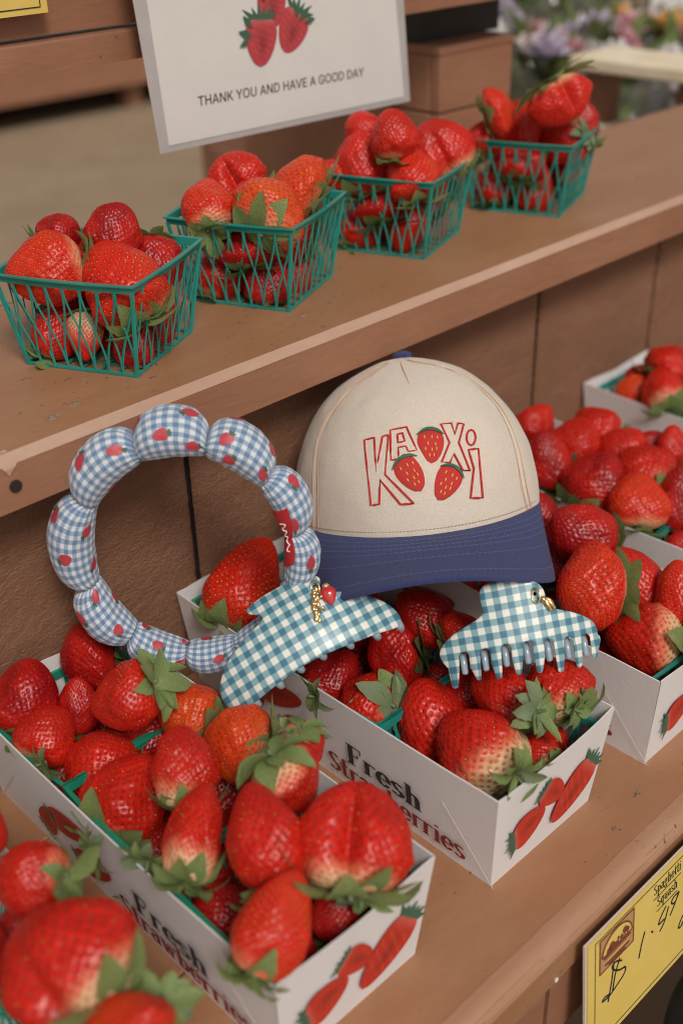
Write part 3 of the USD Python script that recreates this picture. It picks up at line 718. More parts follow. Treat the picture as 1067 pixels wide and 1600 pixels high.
BERRIES = [
    ('c1', 'deep1', (0.1317, -0.0278, 0.0871), (-0.594, -0.214, -0.776), (0.596, -0.765, -0.245), 0.0521, 0.0505, 'big dark red strawberry at the left picture edge in the front left box'),
    ('c1', 'red2', (0.1251, -0.0633, 0.0769), (-0.836, 0.067, -0.544), (0.31, -0.76, -0.571), 0.041, 0.0422, 'small crimson strawberry beside the left rim of the front left box'),
    ('c1', 'deep0', (0.1847, -0.026, 0.0882), (0.849, -0.478, 0.226), (0.104, 0.569, 0.815), 0.0414, 0.0525, 'dark shaded strawberry touching the bottom of the bubble headband'),
    ('c1', 'deep2', (0.1561, -0.0545, 0.08), (-0.263, -0.238, -0.935), (0.716, -0.697, -0.024), 0.0404, 0.028, 'narrow dark strawberry squeezed behind the roundest one in the front left box'),
    ('c1', 'red0', (0.158, -0.1166, 0.12), (0.584, -0.652, 0.483), (0.034, 0.614, 0.789), 0.0494, 0.0469, 'round bright strawberry with green leaves at its upper right, below the headband'),
    ('c1', 'red3', (0.1435, -0.0984, 0.0598), (0.182, -0.957, -0.226), (0.68, -0.044, 0.732), 0.0529, 0.0561, 'wide strawberry half hidden under the roundest one in the front left box'),
    ('c1', 'orange0', (0.1978, -0.1263, 0.0937), (0.203, -0.857, -0.473), (0.745, -0.178, 0.643), 0.0443, 0.0489, 'glowing orange strawberry beside the lower tip of the long claw clip'),
    ('c1', 'ripe0', (0.1552, -0.1842, 0.108), (-0.437, -0.617, -0.654), (0.761, -0.641, 0.096), 0.0502, 0.043, 'upright strawberry with pale dimpled shoulder in the middle of the front left box'),
    ('c1', 'orange1', (0.1983, -0.1793, 0.0964), (0.504, -0.861, -0.063), (0.49, 0.226, 0.842), 0.0444, 0.0509, 'orange speckled strawberry below the tip of the long claw clip'),
    ('c1', 'smooth0', (0.1345, -0.1444, 0.0687), (-0.852, -0.249, -0.461), (0.458, -0.781, -0.424), 0.0588, 0.0583, 'big smooth strawberry leaning on the left rim of the front left box'),
    ('c1', 'ripe1', (0.1267, -0.2295, 0.1051), (-0.709, -0.544, -0.448), (0.658, -0.739, -0.143), 0.0581, 0.0373, 'slim strawberry with a drooping leaf cluster over the left box rim'),
    ('c1', 'red1', (0.1449, -0.2724, 0.12), (-0.217, -0.721, -0.658), (0.803, -0.514, 0.3), 0.0612, 0.0497, 'large pointed strawberry at the centre front of the front left box'),
    ('c1', 'ripe2', (0.1858, -0.2488, 0.1166), (-0.188, 0.47, 0.863), (-0.806, 0.428, -0.409), 0.0428, 0.0467, 'strawberry with dark leaves on top next to the middle box'),
    ('c1', 'lobed0', (0.1796, -0.309, 0.12), (-0.658, -0.523, -0.541), (0.674, -0.73, -0.114), 0.0606, 0.0617, 'huge two lobed strawberry hanging its leaves over the front rim'),
    ('c1', 'gold2', (0.1167, -0.3132, 0.1079), (-0.795, -0.249, -0.553), (0.503, -0.78, -0.371), 0.0571, 0.0414, 'pointed strawberry with an orange patch at the front corner'),
    ('c1', 'deep1', (0.1297, -0.2435, 0.0452), (0.104, -0.322, -0.941), (0.8, -0.535, 0.271), 0.0411, 0.0456, 'deep red strawberry sunk beside the left rim near the box lettering'),
    ('c1', 'deep0', (0.1685, -0.3027, 0.0624), (-0.263, -0.238, -0.935), (0.716, -0.697, -0.024), 0.0341, 0.0299, 'shadowed strawberry low under the huge two lobed one'),
    ('c1', 'deep2', (0.1847, -0.1021, 0.0618), (-0.68, 0.044, -0.732), (0.435, -0.78, -0.45), 0.045, 0.0427, 'shadowed strawberry low between the leaning ones in the front left box'),
    ('c2', 'gold1', (0.3199, -0.0456, 0.1), (-0.787, -0.135, -0.601), (0.458, -0.781, -0.424), 0.0779, 0.0595, 'long upright strawberry inside the hole of the headband'),
    ('c2', 'deep1', (0.3179, -0.1449, 0.061), (-0.86, 0.132, -0.493), (0.244, -0.742, -0.624), 0.0477, 0.0403, 'dark strawberry just below the right half of the long claw clip'),
    ('c2', 'deep2', (0.3571, -0.1717, 0.0721), (0.656, -0.724, 0.212), (0.241, 0.468, 0.85), 0.04, 0.0605, 'plump dark strawberry under the right end of the long claw clip'),
    ('c2', 'face0', (0.3172, -0.1861, 0.0597), (0.009, -0.877, 0.48), (0.241, 0.468, 0.85), 0.0502, 0.0549, 'small strawberry showing its open pale green leaf star to the viewer'),
    ('c2', 'red3', (0.3332, -0.2314, 0.0609), (-0.135, -0.352, -0.926), (0.77, -0.625, 0.126), 0.0636, 0.0554, 'seedy red strawberry behind the big white shouldered one'),
    ('c2', 'pale0', (0.321, -0.2814, 0.0726), (0.089, -0.928, -0.361), (0.745, -0.178, 0.643), 0.0639, 0.0644, 'big strawberry with white unripe shoulders at the front corner'),
    ('c2', 'red2', (0.3644, -0.2671, 0.087), (-0.128, -0.964, -0.232), (0.769, -0.244, 0.59), 0.0536, 0.0409, 'red strawberry with one broad light leaf below the small claw clip'),
    ('c2', 'ripe0', (0.3864, -0.2986, 0.1), (-0.233, -0.837, -0.495), (0.807, -0.45, 0.382), 0.044, 0.0472, 'strawberry with pale patch under the right teeth of the small claw clip'),
    ('c2', 'ripe1', (0.3786, -0.3026, 0.057), (-0.08, -0.29, -0.954), (0.77, -0.625, 0.126), 0.0313, 0.0249, 'little strawberry peeping through leaves at the front right corner'),
    ('c2', 'deep0', (0.3853, -0.1789, 0.0995), (-0.733, 0.361, -0.576), (0.176, -0.718, -0.673), 0.0385, 0.0498, 'dark strawberry in the shade under the cap brim'),
    ('c2', 'red1', (0.3854, -0.2124, 0.1013), (-0.752, 0.48, -0.452), (0.037, -0.654, -0.756), 0.029, 0.0392, 'red strawberry between the two claw clips'),
    ('c2', 'deep1', (0.377, -0.2291, 0.0639), (-0.626, 0.098, -0.774), (0.435, -0.78, -0.45), 0.0329, 0.0422, 'shaded strawberry low beneath the left teeth of the small claw clip'),
    ('c2', 'deep2', (0.3758, -0.1145, 0.0732), (-0.68, 0.044, -0.732), (0.435, -0.78, -0.45), 0.0455, 0.0506, 'strawberry hidden in the dark behind the long claw clip'),
    ('c2', 'pale0', (0.3637, -0.2941, 0.0417), (0.037, -0.654, -0.756), (0.806, -0.428, 0.409), 0.0269, 0.0296, 'pale green white strawberry under the leaves at the front corner'),
    ('c3', 'deep3', (0.5356, -0.2065, 0.1163), (0.628, -0.593, -0.504), (0.639, 0.025, 0.768), 0.0564, 0.0514, 'glossy strawberry with dark pits right beside the cap crown'),
    ('c3', 'gold0', (0.4844, -0.2497, 0.11), (0.811, -0.539, -0.228), (0.433, 0.29, 0.854), 0.0481, 0.0648, 'wide orange red strawberry with yellow seeds beside the cap brim'),
    ('c3', 'red3', (0.5398, -0.2576, 0.0935), (-0.085, -0.666, -0.741), (0.806, -0.483, 0.341), 0.0567, 0.0474, 'pointed strawberry between the wide orange one and the picture edge'),
    ('c3', 'gold1', (0.5369, -0.2994, 0.1011), (-0.2, -0.297, -0.934), (0.746, -0.664, 0.051), 0.0524, 0.0418, 'seedy strawberry cut by the right picture edge above the pale bottomed one'),
    ('c3', 'ripe2', (0.5039, -0.2916, 0.0703), (0.526, -0.85, 0.042), (0.421, 0.303, 0.855), 0.0562, 0.0643, 'large sideways strawberry with pale bottom at the front of the right box'),
    ('c3', 'deep1', (0.5584, -0.1503, 0.0993), (-0.135, -0.352, -0.926), (0.77, -0.625, 0.126), 0.0444, 0.0394, 'strawberry half hidden behind the right side of the cap'),
    ('c3', 'deep0', (0.4988, -0.2664, 0.042), (-0.626, 0.098, -0.774), (0.435, -0.78, -0.45), 0.0282, 0.0301, 'dark little strawberry low beside the small claw clip teeth'),
    ('c3', 'deep2', (0.5441, -0.1813, 0.0814), (-0.371, -0.352, -0.859), (0.716, -0.697, -0.024), 0.0483, 0.0483, 'dark strawberry in the gap above the cap brim corner'),
    ('c4', 'red0', (0.7076, -0.0339, 0.095), (-0.567, 0.151, -0.81), (0.435, -0.78, -0.45), 0.0415, 0.046, 'strawberry at the far corner just right of the cap top'),
    ('c4', 'deep3', (0.6387, -0.099, 0.1044), (0.052, -0.388, -0.92), (0.8, -0.535, 0.271), 0.0562, 0.0437, 'strawberry touching the cap crown with pits in shade'),
    ('c4', 'face1', (0.6813, -0.0981, 0.1073), (-0.688, -0.2, -0.698), (0.546, -0.776, -0.316), 0.049, 0.0495, 'strawberry with a pale stalk stub facing forward in the far box'),
    ('c4', 'red1', (0.7215, -0.0904, 0.1048), (0.276, -0.599, -0.752), (0.788, -0.308, 0.534), 0.0403, 0.0521, 'blurred strawberry at the back rim of the second far box'),
    ('c4', 'deep1', (0.6447, -0.1493, 0.0963), (-0.844, -0.054, -0.534), (0.374, -0.773, -0.512), 0.0585, 0.06, 'broad crimson strawberry on the left rim of the second far box'),
    ('c4', 'red2', (0.7065, -0.1317, 0.1002), (0.408, -0.641, -0.651), (0.745, -0.178, 0.643), 0.0404, 0.0482, 'strawberry lying behind the broad crimson one in the second far box'),
    ('c4', 'ripe0', (0.6883, -0.1696, 0.1003), (-0.018, -0.803, -0.595), (0.8, -0.369, 0.473), 0.0501, 0.0571, 'strawberry with cream dotted shoulder in the second far box'),
    ('c4', 'gold0', (0.6391, -0.1968, 0.0991), (-0.579, -0.451, -0.68), (0.681, -0.725, -0.099), 0.051, 0.0535, 'orange red pointed strawberry over the left rim of the second far box'),
    ('c4', 'deep3', (0.6802, -0.2133, 0.092), (-0.323, -0.177, -0.93), (0.681, -0.725, -0.099), 0.0634, 0.0431, 'strawberry at the right picture edge in the second far box'),
    ('c4', 'deep0', (0.7282, -0.154, 0.1065), (-0.673, 0.411, -0.615), (0.176, -0.718, -0.673), 0.0256, 0.0276, 'small dark strawberry at the back of the second far box'),
    ('c4', 'red0', (0.7209, -0.177, 0.1164), (-0.135, -0.352, -0.926), (0.77, -0.625, 0.126), 0.0357, 0.0352, 'small strawberry near the wall of the farthest box'),
    ('c4', 'deep2', (0.6436, -0.2404, 0.058), (-0.371, -0.352, -0.859), (0.716, -0.697, -0.024), 0.0444, 0.0389, 'dark strawberry low at the picture edge in the second far box'),
    ('c5', 'red1', (0.8947, -0.0684, 0.1098), (-0.567, 0.151, -0.81), (0.435, -0.78, -0.45), 0.0403, 0.0575, 'topmost strawberry in the farthest white box'),
    ('c5', 'deep0', (0.8807, -0.0434, 0.0912), (-0.567, 0.151, -0.81), (0.435, -0.78, -0.45), 0.0282, 0.0333, 'small dark strawberry behind the orange one in the farthest box'),
    ('c5', 'orange1', (0.8529, -0.048, 0.0846), (0.64, -0.655, -0.4), (0.594, 0.093, 0.799), 0.0306, 0.0397, 'little orange strawberry at the left rim of the farthest box'),
    ('c5', 'ripe1', (0.8514, -0.0862, 0.0992), (-0.347, -0.688, -0.637), (0.788, -0.582, 0.199), 0.0477, 0.0467, 'strawberry with whitish bottom in the farthest white box'),
    ('c5', 'red0', (0.8845, -0.0983, 0.0904), (-0.263, -0.238, -0.935), (0.716, -0.697, -0.024), 0.0412, 0.0338, 'strawberry cut by the picture edge in the farthest box'),
    ('c0', 'smooth1', (0.0354, -0.2009, 0.1155), (0.607, -0.779, 0.156), (0.308, 0.412, 0.858), 0.0422, 0.0427, 'blurred round strawberry at the lower left picture edge'),
    ('c0', 'lobed1', (0.0184, -0.2683, 0.1236), (0.089, -0.928, -0.361), (0.745, -0.178, 0.643), 0.0636, 0.0655, 'very large lumpy blurred strawberry in the lower left corner'),
    ('c0', 'gold2', (0.0185, -0.314, 0.1163), (0.017, -0.855, -0.518), (0.788, -0.308, 0.534), 0.0346, 0.0517, 'blurred orange strawberry cut by the bottom picture edge'),
    ('c0', 'deep1', (-0.0008, -0.2142, 0.1), (-0.38, -0.114, -0.918), (0.641, -0.748, -0.173), 0.0446, 0.027, 'blurred strawberry cut by the left picture edge beside the lumpy one'),
    ('c0', 'red1', (0.0384, -0.1539, 0.1197), (-0.263, -0.238, -0.935), (0.716, -0.697, -0.024), 0.0335, 0.022, 'blurred strawberry barely showing at the left edge above the round one'),
    ('c0', 'deep0', (0.0282, -0.1997, 0.0822), (-0.371, -0.352, -0.859), (0.716, -0.697, -0.024), 0.0322, 0.0357, 'dark strawberry low between the blurred ones in the lower left corner'),
    ('k1', 'gold0', (0.2489, 0.0639, 0.3463), (0.861, -0.508, 0.035), (0.241, 0.468, 0.85), 0.0536, 0.0501, 'yellow seeded strawberry at the left of the nearest green basket'),
    ('k1', 'deep1', (0.2773, 0.0808, 0.3617), (-0.673, 0.411, -0.615), (0.176, -0.718, -0.673), 0.0289, 0.0367, 'rounded strawberry behind the yellow seeded one in the nearest green basket'),
    ('k1', 'deep3', (0.302, 0.0509, 0.3667), (-0.421, 0.072, -0.904), (0.546, -0.776, -0.316), 0.0377, 0.0409, 'topmost dark red strawberry at the back of the nearest green basket'),
    ('k1', 'gold1', (0.2842, 0.0228, 0.3384), (0.088, -0.597, -0.798), (0.806, -0.428, 0.409), 0.0629, 0.0617, 'largest glossy strawberry at the front corner of the nearest green basket'),
    ('k1', 'red1', (0.2522, 0.0643, 0.3021), (-0.483, 0.017, -0.876), (0.546, -0.776, -0.316), 0.0431, 0.036, 'strawberry low behind the left lattice of the nearest green basket'),
    ('k1', 'rotten0', (0.26, 0.0407, 0.2992), (0.34, 0.569, 0.748), (-0.77, 0.625, -0.126), 0.0353, 0.0265, 'spoiled whitish strawberry low in the nearest green basket'),
    ('k1', 'deep3', (0.2854, 0.0202, 0.2965), (-0.135, -0.352, -0.926), (0.77, -0.625, 0.126), 0.0429, 0.0303, 'strawberry behind the front corner post of the nearest green basket'),
    ('k1', 'red0', (0.3268, 0.04, 0.2955), (-0.38, -0.114, -0.918), (0.641, -0.748, -0.173), 0.0439, 0.024, 'strawberry behind the right lattice of the nearest green basket'),
    ('k1', 'deep0', (0.2906, 0.0431, 0.295), (-0.241, -0.468, -0.85), (0.77, -0.625, 0.126), 0.0328, 0.0328, 'strawberry behind the big pale leaf in the nearest green basket'),
    ('k2', 'lobed0', (0.4575, 0.1053, 0.3639), (0.188, -0.47, -0.863), (0.806, -0.428, 0.409), 0.0382, 0.0485, 'furrowed strawberry at the back of the second green basket'),
    ('k2', 'gold0', (0.408, 0.0778, 0.3557), (-0.535, -0.644, -0.547), (0.746, -0.664, 0.051), 0.0481, 0.0422, 'strawberry at the left rim of the second green basket'),
    ('k2', 'orange3', (0.433, 0.031, 0.3546), (-0.878, -0.255, -0.406), (0.435, -0.78, -0.45), 0.0471, 0.0614, 'orange strawberry with cream shoulder leaning on the front rim'),
    ('k2', 'orange1', (0.4755, 0.0501, 0.36), (0.531, -0.66, -0.532), (0.68, -0.044, 0.732), 0.0387, 0.0607, 'orange strawberry at the right back of the second green basket'),
    ('k2', 'red2', (0.4151, 0.0805, 0.2981), (-0.483, 0.017, -0.876), (0.546, -0.776, -0.316), 0.0393, 0.0418, 'strawberry low behind the left lattice of the second green basket'),
    ('k2', 'deep3', (0.4325, 0.0411, 0.2981), (-0.135, -0.352, -0.926), (0.77, -0.625, 0.126), 0.0408, 0.0402, 'strawberry low behind the front lattice of the second green basket'),
    ('k2', 'red0', (0.4702, 0.047, 0.2964), (-0.38, -0.114, -0.918), (0.641, -0.748, -0.173), 0.0431, 0.0297, 'strawberry low behind the right lattice of the second green basket'),
    ('k2', 'deep0', (0.4231, 0.0502, 0.3229), (-0.241, -0.468, -0.85), (0.77, -0.625, 0.126), 0.0305, 0.0457, 'shaded strawberry in the middle of the second green basket'),
    ('k3', 'red3', (0.606, 0.1026, 0.3779), (-0.135, -0.352, -0.926), (0.77, -0.625, 0.126), 0.0313, 0.0388, 'strawberry at the back left of the third green basket'),
    ('k3', 'red2', (0.586, 0.0467, 0.3847), (-0.147, -0.117, -0.982), (0.716, -0.697, -0.024), 0.0404, 0.0402, 'round strawberry with a pale speck in the third green basket'),
    ('k3', 'smooth0', (0.5828, 0.0841, 0.3543), (-0.025, -0.226, -0.974), (0.77, -0.625, 0.126), 0.0528, 0.053, 'squared strawberry at the left front of the third green basket'),
    ('k3', 'gold1', (0.6, 0.0392, 0.3499), (0.052, -0.388, -0.92), (0.8, -0.535, 0.271), 0.0448, 0.0533, 'strawberry at the front rim of the third green basket'),
    ('k3', 'lobed1', (0.6571, 0.0565, 0.3577), (0.188, -0.47, -0.863), (0.806, -0.428, 0.409), 0.055, 0.0532, 'creased strawberry at the right of the third green basket'),
    ('k3', 'red1', (0.5846, 0.0888, 0.2974), (-0.38, -0.114, -0.918), (0.641, -0.748, -0.173), 0.039, 0.0384, 'strawberry low behind the left lattice of the third green basket'),
    ('k3', 'face0', (0.603, 0.0456, 0.2989), (0.356, -0.127, 0.926), (-0.546, 0.776, 0.316), 0.0439, 0.0413, 'strawberry with its leaf star facing the lattice of the third green basket'),
    ('k3', 'red3', (0.6532, 0.0583, 0.2984), (-0.38, -0.114, -0.918), (0.641, -0.748, -0.173), 0.0459, 0.0333, 'strawberry low behind the right lattice of the third green basket'),
    ('k3', 'deep0', (0.5934, 0.0658, 0.32), (-0.241, -0.468, -0.85), (0.77, -0.625, 0.126), 0.0343, 0.0571, 'shaded strawberry in the middle of the third green basket'),
    ('k4', 'gold2', (0.754, 0.0673, 0.3738), (-0.686, 0.635, -0.356), (-0.104, -0.569, -0.815), 0.0272, 0.05, 'flat orange red strawberry at the back of the farthest green basket'),
    ('k4', 'smooth1', (0.798, 0.0778, 0.3479), (0.728, -0.577, -0.369), (0.544, 0.16, 0.824), 0.0447, 0.0686, 'long crimson strawberry across the front of the farthest green basket'),
    ('k4', 'lobed0', (0.7778, 0.0146, 0.3844), (-0.088, 0.597, 0.798), (-0.806, 0.428, -0.409), 0.0407, 0.0584, 'ridged strawberry with upright leaves topping the farthest green basket'),
    ('k4', 'red1', (0.7507, 0.0834, 0.3489), (-0.38, -0.114, -0.918), (0.641, -0.748, -0.173), 0.0315, 0.036, 'strawberry at the left rim of the farthest green basket'),
    ('k4', 'red0', (0.7865, 0.043, 0.2993), (-0.38, -0.114, -0.918), (0.641, -0.748, -0.173), 0.0476, 0.0392, 'strawberry low behind the front lattice of the farthest green basket'),
    ('k4', 'deep1', (0.7648, 0.0772, 0.3024), (-0.38, -0.114, -0.918), (0.641, -0.748, -0.173), 0.0401, 0.0382, 'strawberry low in the shaded left of the farthest green basket'),
    ('k4', 'deep2', (0.7726, 0.0538, 0.3252), (-0.49, -0.226, -0.842), (0.641, -0.748, -0.173), 0.0375, 0.05, 'shaded strawberry in the middle of the farthest green basket'),
    ('k4', 'deep0', (0.8331, 0.0401, 0.3114), (-0.49, -0.226, -0.842), (0.641, -0.748, -0.173), 0.0386, 0.0258, 'strawberry behind the right lattice of the farthest green basket'),
    ('k4', 'face1', (0.8115, 0.0333, 0.3376), (0.234, -0.811, 0.536), (0.104, 0.569, 0.815), 0.0524, 0.0439, 'strawberry with a big leaf cluster at the right rim of the farthest green basket'),
    ('k3', 'red2', (0.5675, 0.0964, 0.347), (-0.954, 0.289, -0.08), (-0.104, -0.569, -0.815), 0.0301, 0.0283, 'strawberry with leaves sticking out at the left rim of the third green basket'),
    ('c2', 'ripe0', (0.3532, -0.3058, 0.0637), (0.081, -0.988, -0.134), (0.68, -0.044, 0.732), 0.0351, 0.033, 'strawberry whose dark leaves fold over the front rim of the middle tray'),
    ('c1', 'red3', (0.2115, -0.2291, 0.1136), (0.147, 0.117, 0.982), (-0.716, 0.697, 0.024), 0.0297, 0.0319, 'strawberry with dark leaves wedged against the right rim of the front left tray'),
    ('c1', 'deep0', (0.1331, -0.0289, 0.046), (-0.209, -0.257, -0.944), (0.735, -0.678, 0.021), 0.046, 0.0426, 'dark red strawberry low in a gap between the upper ones of the front left tray'),
    ('c1', 'deep2', (0.1861, -0.0359, 0.0433), (-0.232, -0.236, -0.944), (0.724, -0.69, -0.006), 0.046, 0.049, 'dark red strawberry low in a gap between the upper ones of the front left tray'),
    ('c1', 'deep2', (0.1365, -0.0655, 0.0322), (-0.068, -0.374, -0.925), (0.784, -0.593, 0.182), 0.046, 0.0483, 'dark red strawberry low in a gap between the upper ones of the front left tray'),
    ('c1', 'red2', (0.191, -0.0746, 0.0364), (-0.209, -0.257, -0.944), (0.735, -0.677, 0.022), 0.046, 0.0434, 'dark red strawberry low in a gap between the upper ones of the front left tray'),
    ('c1', 'red2', (0.1331, -0.1264, 0.0286), (-0.248, -0.22, -0.943), (0.716, -0.698, -0.026), 0.046, 0.0431, 'dark red strawberry low in a gap between the upper ones of the front left tray'),
    ('c1', 'deep1', (0.1729, -0.1303, 0.0382), (-0.34, -0.123, -0.932), (0.658, -0.739, -0.143), 0.046, 0.0448, 'dark red strawberry low in a gap between the upper ones of the front left tray'),
    ('c1', 'deep1', (0.1368, -0.1672, 0.03), (-0.326, -0.139, -0.935), (0.668, -0.734, -0.124), 0.046, 0.0467, 'dark red strawberry low in a gap between the upper ones of the front left tray'),
    ('c1', 'deep0', (0.1918, -0.1637, 0.0464), (-0.343, -0.121, -0.932), (0.657, -0.74, -0.146), 0.046, 0.0458, 'dark red strawberry low in a gap between the upper ones of the front left tray'),
    ('c1', 'deep0', (0.1404, -0.2068, 0.0431), (-0.295, -0.173, -0.94), (0.689, -0.72, -0.084), 0.046, 0.0457, 'dark red strawberry low in a gap between the upper ones of the front left tray'),
    ('c1', 'deep2', (0.1838, -0.2096, 0.0478), (-0.288, -0.18, -0.941), (0.693, -0.717, -0.075), 0.046, 0.0491, 'dark red strawberry low in a gap between the upper ones of the front left tray'),
    ('c1', 'deep2', (0.1606, -0.2445, 0.0225), (-0.131, -0.325, -0.937), (0.766, -0.632, 0.113), 0.046, 0.0463, 'dark red strawberry low in a gap between the upper ones of the front left tray'),
    ('c1', 'red2', (0.1901, -0.251, 0.0492), (-0.272, -0.196, -0.942), (0.703, -0.709, -0.055), 0.046, 0.0498, 'dark red strawberry low in a gap between the upper ones of the front left tray'),
    ('c1', 'red2', (0.1349, -0.2923, 0.0438), (-0.377, -0.081, -0.923), (0.63, -0.753, -0.192), 0.046, 0.0485, 'dark red strawberry low in a gap between the upper ones of the front left tray'),
    ('c1', 'deep1', (0.1915, -0.2903, 0.042), (-0.386, -0.07, -0.92), (0.623, -0.756, -0.204), 0.046, 0.0439, 'dark red strawberry low in a gap between the upper ones of the front left tray'),
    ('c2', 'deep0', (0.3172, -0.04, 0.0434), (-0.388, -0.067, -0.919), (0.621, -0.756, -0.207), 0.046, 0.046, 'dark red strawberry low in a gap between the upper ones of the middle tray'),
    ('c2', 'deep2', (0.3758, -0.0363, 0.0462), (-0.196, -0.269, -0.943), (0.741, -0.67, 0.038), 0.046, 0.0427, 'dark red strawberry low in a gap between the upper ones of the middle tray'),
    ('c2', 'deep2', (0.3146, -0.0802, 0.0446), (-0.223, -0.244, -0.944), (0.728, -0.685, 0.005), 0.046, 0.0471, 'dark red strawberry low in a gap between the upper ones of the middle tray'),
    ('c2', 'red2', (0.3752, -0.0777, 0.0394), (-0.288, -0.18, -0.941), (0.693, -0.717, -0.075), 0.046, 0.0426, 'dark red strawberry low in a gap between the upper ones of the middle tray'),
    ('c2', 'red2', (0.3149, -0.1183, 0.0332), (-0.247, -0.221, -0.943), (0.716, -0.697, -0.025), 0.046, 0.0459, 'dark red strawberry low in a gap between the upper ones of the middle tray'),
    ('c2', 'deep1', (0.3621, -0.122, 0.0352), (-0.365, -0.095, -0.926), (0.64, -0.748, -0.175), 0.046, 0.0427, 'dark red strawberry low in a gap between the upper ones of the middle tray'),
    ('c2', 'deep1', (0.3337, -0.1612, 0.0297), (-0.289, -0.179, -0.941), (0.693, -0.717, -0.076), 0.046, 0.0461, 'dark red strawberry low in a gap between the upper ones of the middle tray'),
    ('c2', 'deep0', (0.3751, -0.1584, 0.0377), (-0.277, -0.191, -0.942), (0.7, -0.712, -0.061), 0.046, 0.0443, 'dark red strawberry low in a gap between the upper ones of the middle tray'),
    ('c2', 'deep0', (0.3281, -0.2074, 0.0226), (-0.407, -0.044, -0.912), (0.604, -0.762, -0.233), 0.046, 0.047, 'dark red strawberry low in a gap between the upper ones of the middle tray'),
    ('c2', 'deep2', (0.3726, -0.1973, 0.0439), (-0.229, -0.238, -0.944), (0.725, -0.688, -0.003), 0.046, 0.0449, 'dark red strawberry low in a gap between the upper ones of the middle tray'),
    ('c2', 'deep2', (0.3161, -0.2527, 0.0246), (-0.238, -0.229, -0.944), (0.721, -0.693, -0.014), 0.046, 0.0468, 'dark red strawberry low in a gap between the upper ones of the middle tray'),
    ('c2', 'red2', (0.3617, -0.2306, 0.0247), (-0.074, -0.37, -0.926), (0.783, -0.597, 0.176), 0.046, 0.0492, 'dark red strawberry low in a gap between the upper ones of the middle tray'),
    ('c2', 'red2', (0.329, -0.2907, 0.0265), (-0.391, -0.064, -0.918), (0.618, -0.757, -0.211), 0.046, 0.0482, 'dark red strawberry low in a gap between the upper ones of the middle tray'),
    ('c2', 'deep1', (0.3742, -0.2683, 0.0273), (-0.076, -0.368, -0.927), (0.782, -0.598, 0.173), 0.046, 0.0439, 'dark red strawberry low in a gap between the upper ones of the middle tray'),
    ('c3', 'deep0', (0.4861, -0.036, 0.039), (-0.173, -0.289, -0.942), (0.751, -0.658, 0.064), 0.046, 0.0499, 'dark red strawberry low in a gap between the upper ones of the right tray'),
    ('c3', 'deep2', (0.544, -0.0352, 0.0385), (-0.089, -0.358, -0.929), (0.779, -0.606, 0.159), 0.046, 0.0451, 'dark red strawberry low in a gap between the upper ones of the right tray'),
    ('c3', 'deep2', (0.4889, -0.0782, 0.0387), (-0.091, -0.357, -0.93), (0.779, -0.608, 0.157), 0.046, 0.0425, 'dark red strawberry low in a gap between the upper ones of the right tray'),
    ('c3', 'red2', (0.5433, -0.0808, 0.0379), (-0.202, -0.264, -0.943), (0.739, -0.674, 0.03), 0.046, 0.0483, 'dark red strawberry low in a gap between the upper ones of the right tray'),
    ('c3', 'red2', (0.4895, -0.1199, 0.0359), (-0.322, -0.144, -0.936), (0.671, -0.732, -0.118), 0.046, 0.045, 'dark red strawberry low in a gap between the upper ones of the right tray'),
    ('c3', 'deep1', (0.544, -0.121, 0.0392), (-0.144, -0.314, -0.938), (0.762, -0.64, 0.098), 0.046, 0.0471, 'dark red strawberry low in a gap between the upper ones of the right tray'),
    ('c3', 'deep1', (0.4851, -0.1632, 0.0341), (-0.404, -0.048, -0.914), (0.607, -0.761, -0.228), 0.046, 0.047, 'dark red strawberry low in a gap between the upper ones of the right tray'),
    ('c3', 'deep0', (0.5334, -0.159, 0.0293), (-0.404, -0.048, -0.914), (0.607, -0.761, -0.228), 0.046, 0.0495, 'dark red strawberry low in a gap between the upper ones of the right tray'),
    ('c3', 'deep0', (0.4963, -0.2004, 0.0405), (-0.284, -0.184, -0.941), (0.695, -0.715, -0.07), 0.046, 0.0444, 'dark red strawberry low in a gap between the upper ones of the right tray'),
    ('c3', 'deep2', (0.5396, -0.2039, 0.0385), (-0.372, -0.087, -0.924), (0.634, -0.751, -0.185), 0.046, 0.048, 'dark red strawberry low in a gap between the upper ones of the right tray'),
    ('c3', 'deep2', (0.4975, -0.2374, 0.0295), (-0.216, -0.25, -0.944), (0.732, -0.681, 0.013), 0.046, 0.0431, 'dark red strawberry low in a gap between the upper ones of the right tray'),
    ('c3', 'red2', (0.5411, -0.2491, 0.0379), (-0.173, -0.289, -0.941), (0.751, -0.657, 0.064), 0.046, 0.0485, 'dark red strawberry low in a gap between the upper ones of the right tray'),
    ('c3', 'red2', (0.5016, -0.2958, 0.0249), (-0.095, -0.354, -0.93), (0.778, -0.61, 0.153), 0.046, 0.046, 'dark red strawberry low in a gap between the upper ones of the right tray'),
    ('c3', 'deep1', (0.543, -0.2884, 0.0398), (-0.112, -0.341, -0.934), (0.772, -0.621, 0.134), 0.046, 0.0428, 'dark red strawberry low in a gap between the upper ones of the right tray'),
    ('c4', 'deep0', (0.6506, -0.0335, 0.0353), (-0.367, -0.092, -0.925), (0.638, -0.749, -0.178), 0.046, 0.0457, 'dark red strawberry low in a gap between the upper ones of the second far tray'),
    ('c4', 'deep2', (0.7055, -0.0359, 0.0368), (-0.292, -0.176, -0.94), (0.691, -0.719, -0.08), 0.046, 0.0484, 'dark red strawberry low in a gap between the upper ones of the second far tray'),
    ('c4', 'deep2', (0.6525, -0.0771, 0.0397), (-0.065, -0.377, -0.924), (0.785, -0.59, 0.186), 0.046, 0.0482, 'dark red strawberry low in a gap between the upper ones of the second far tray'),
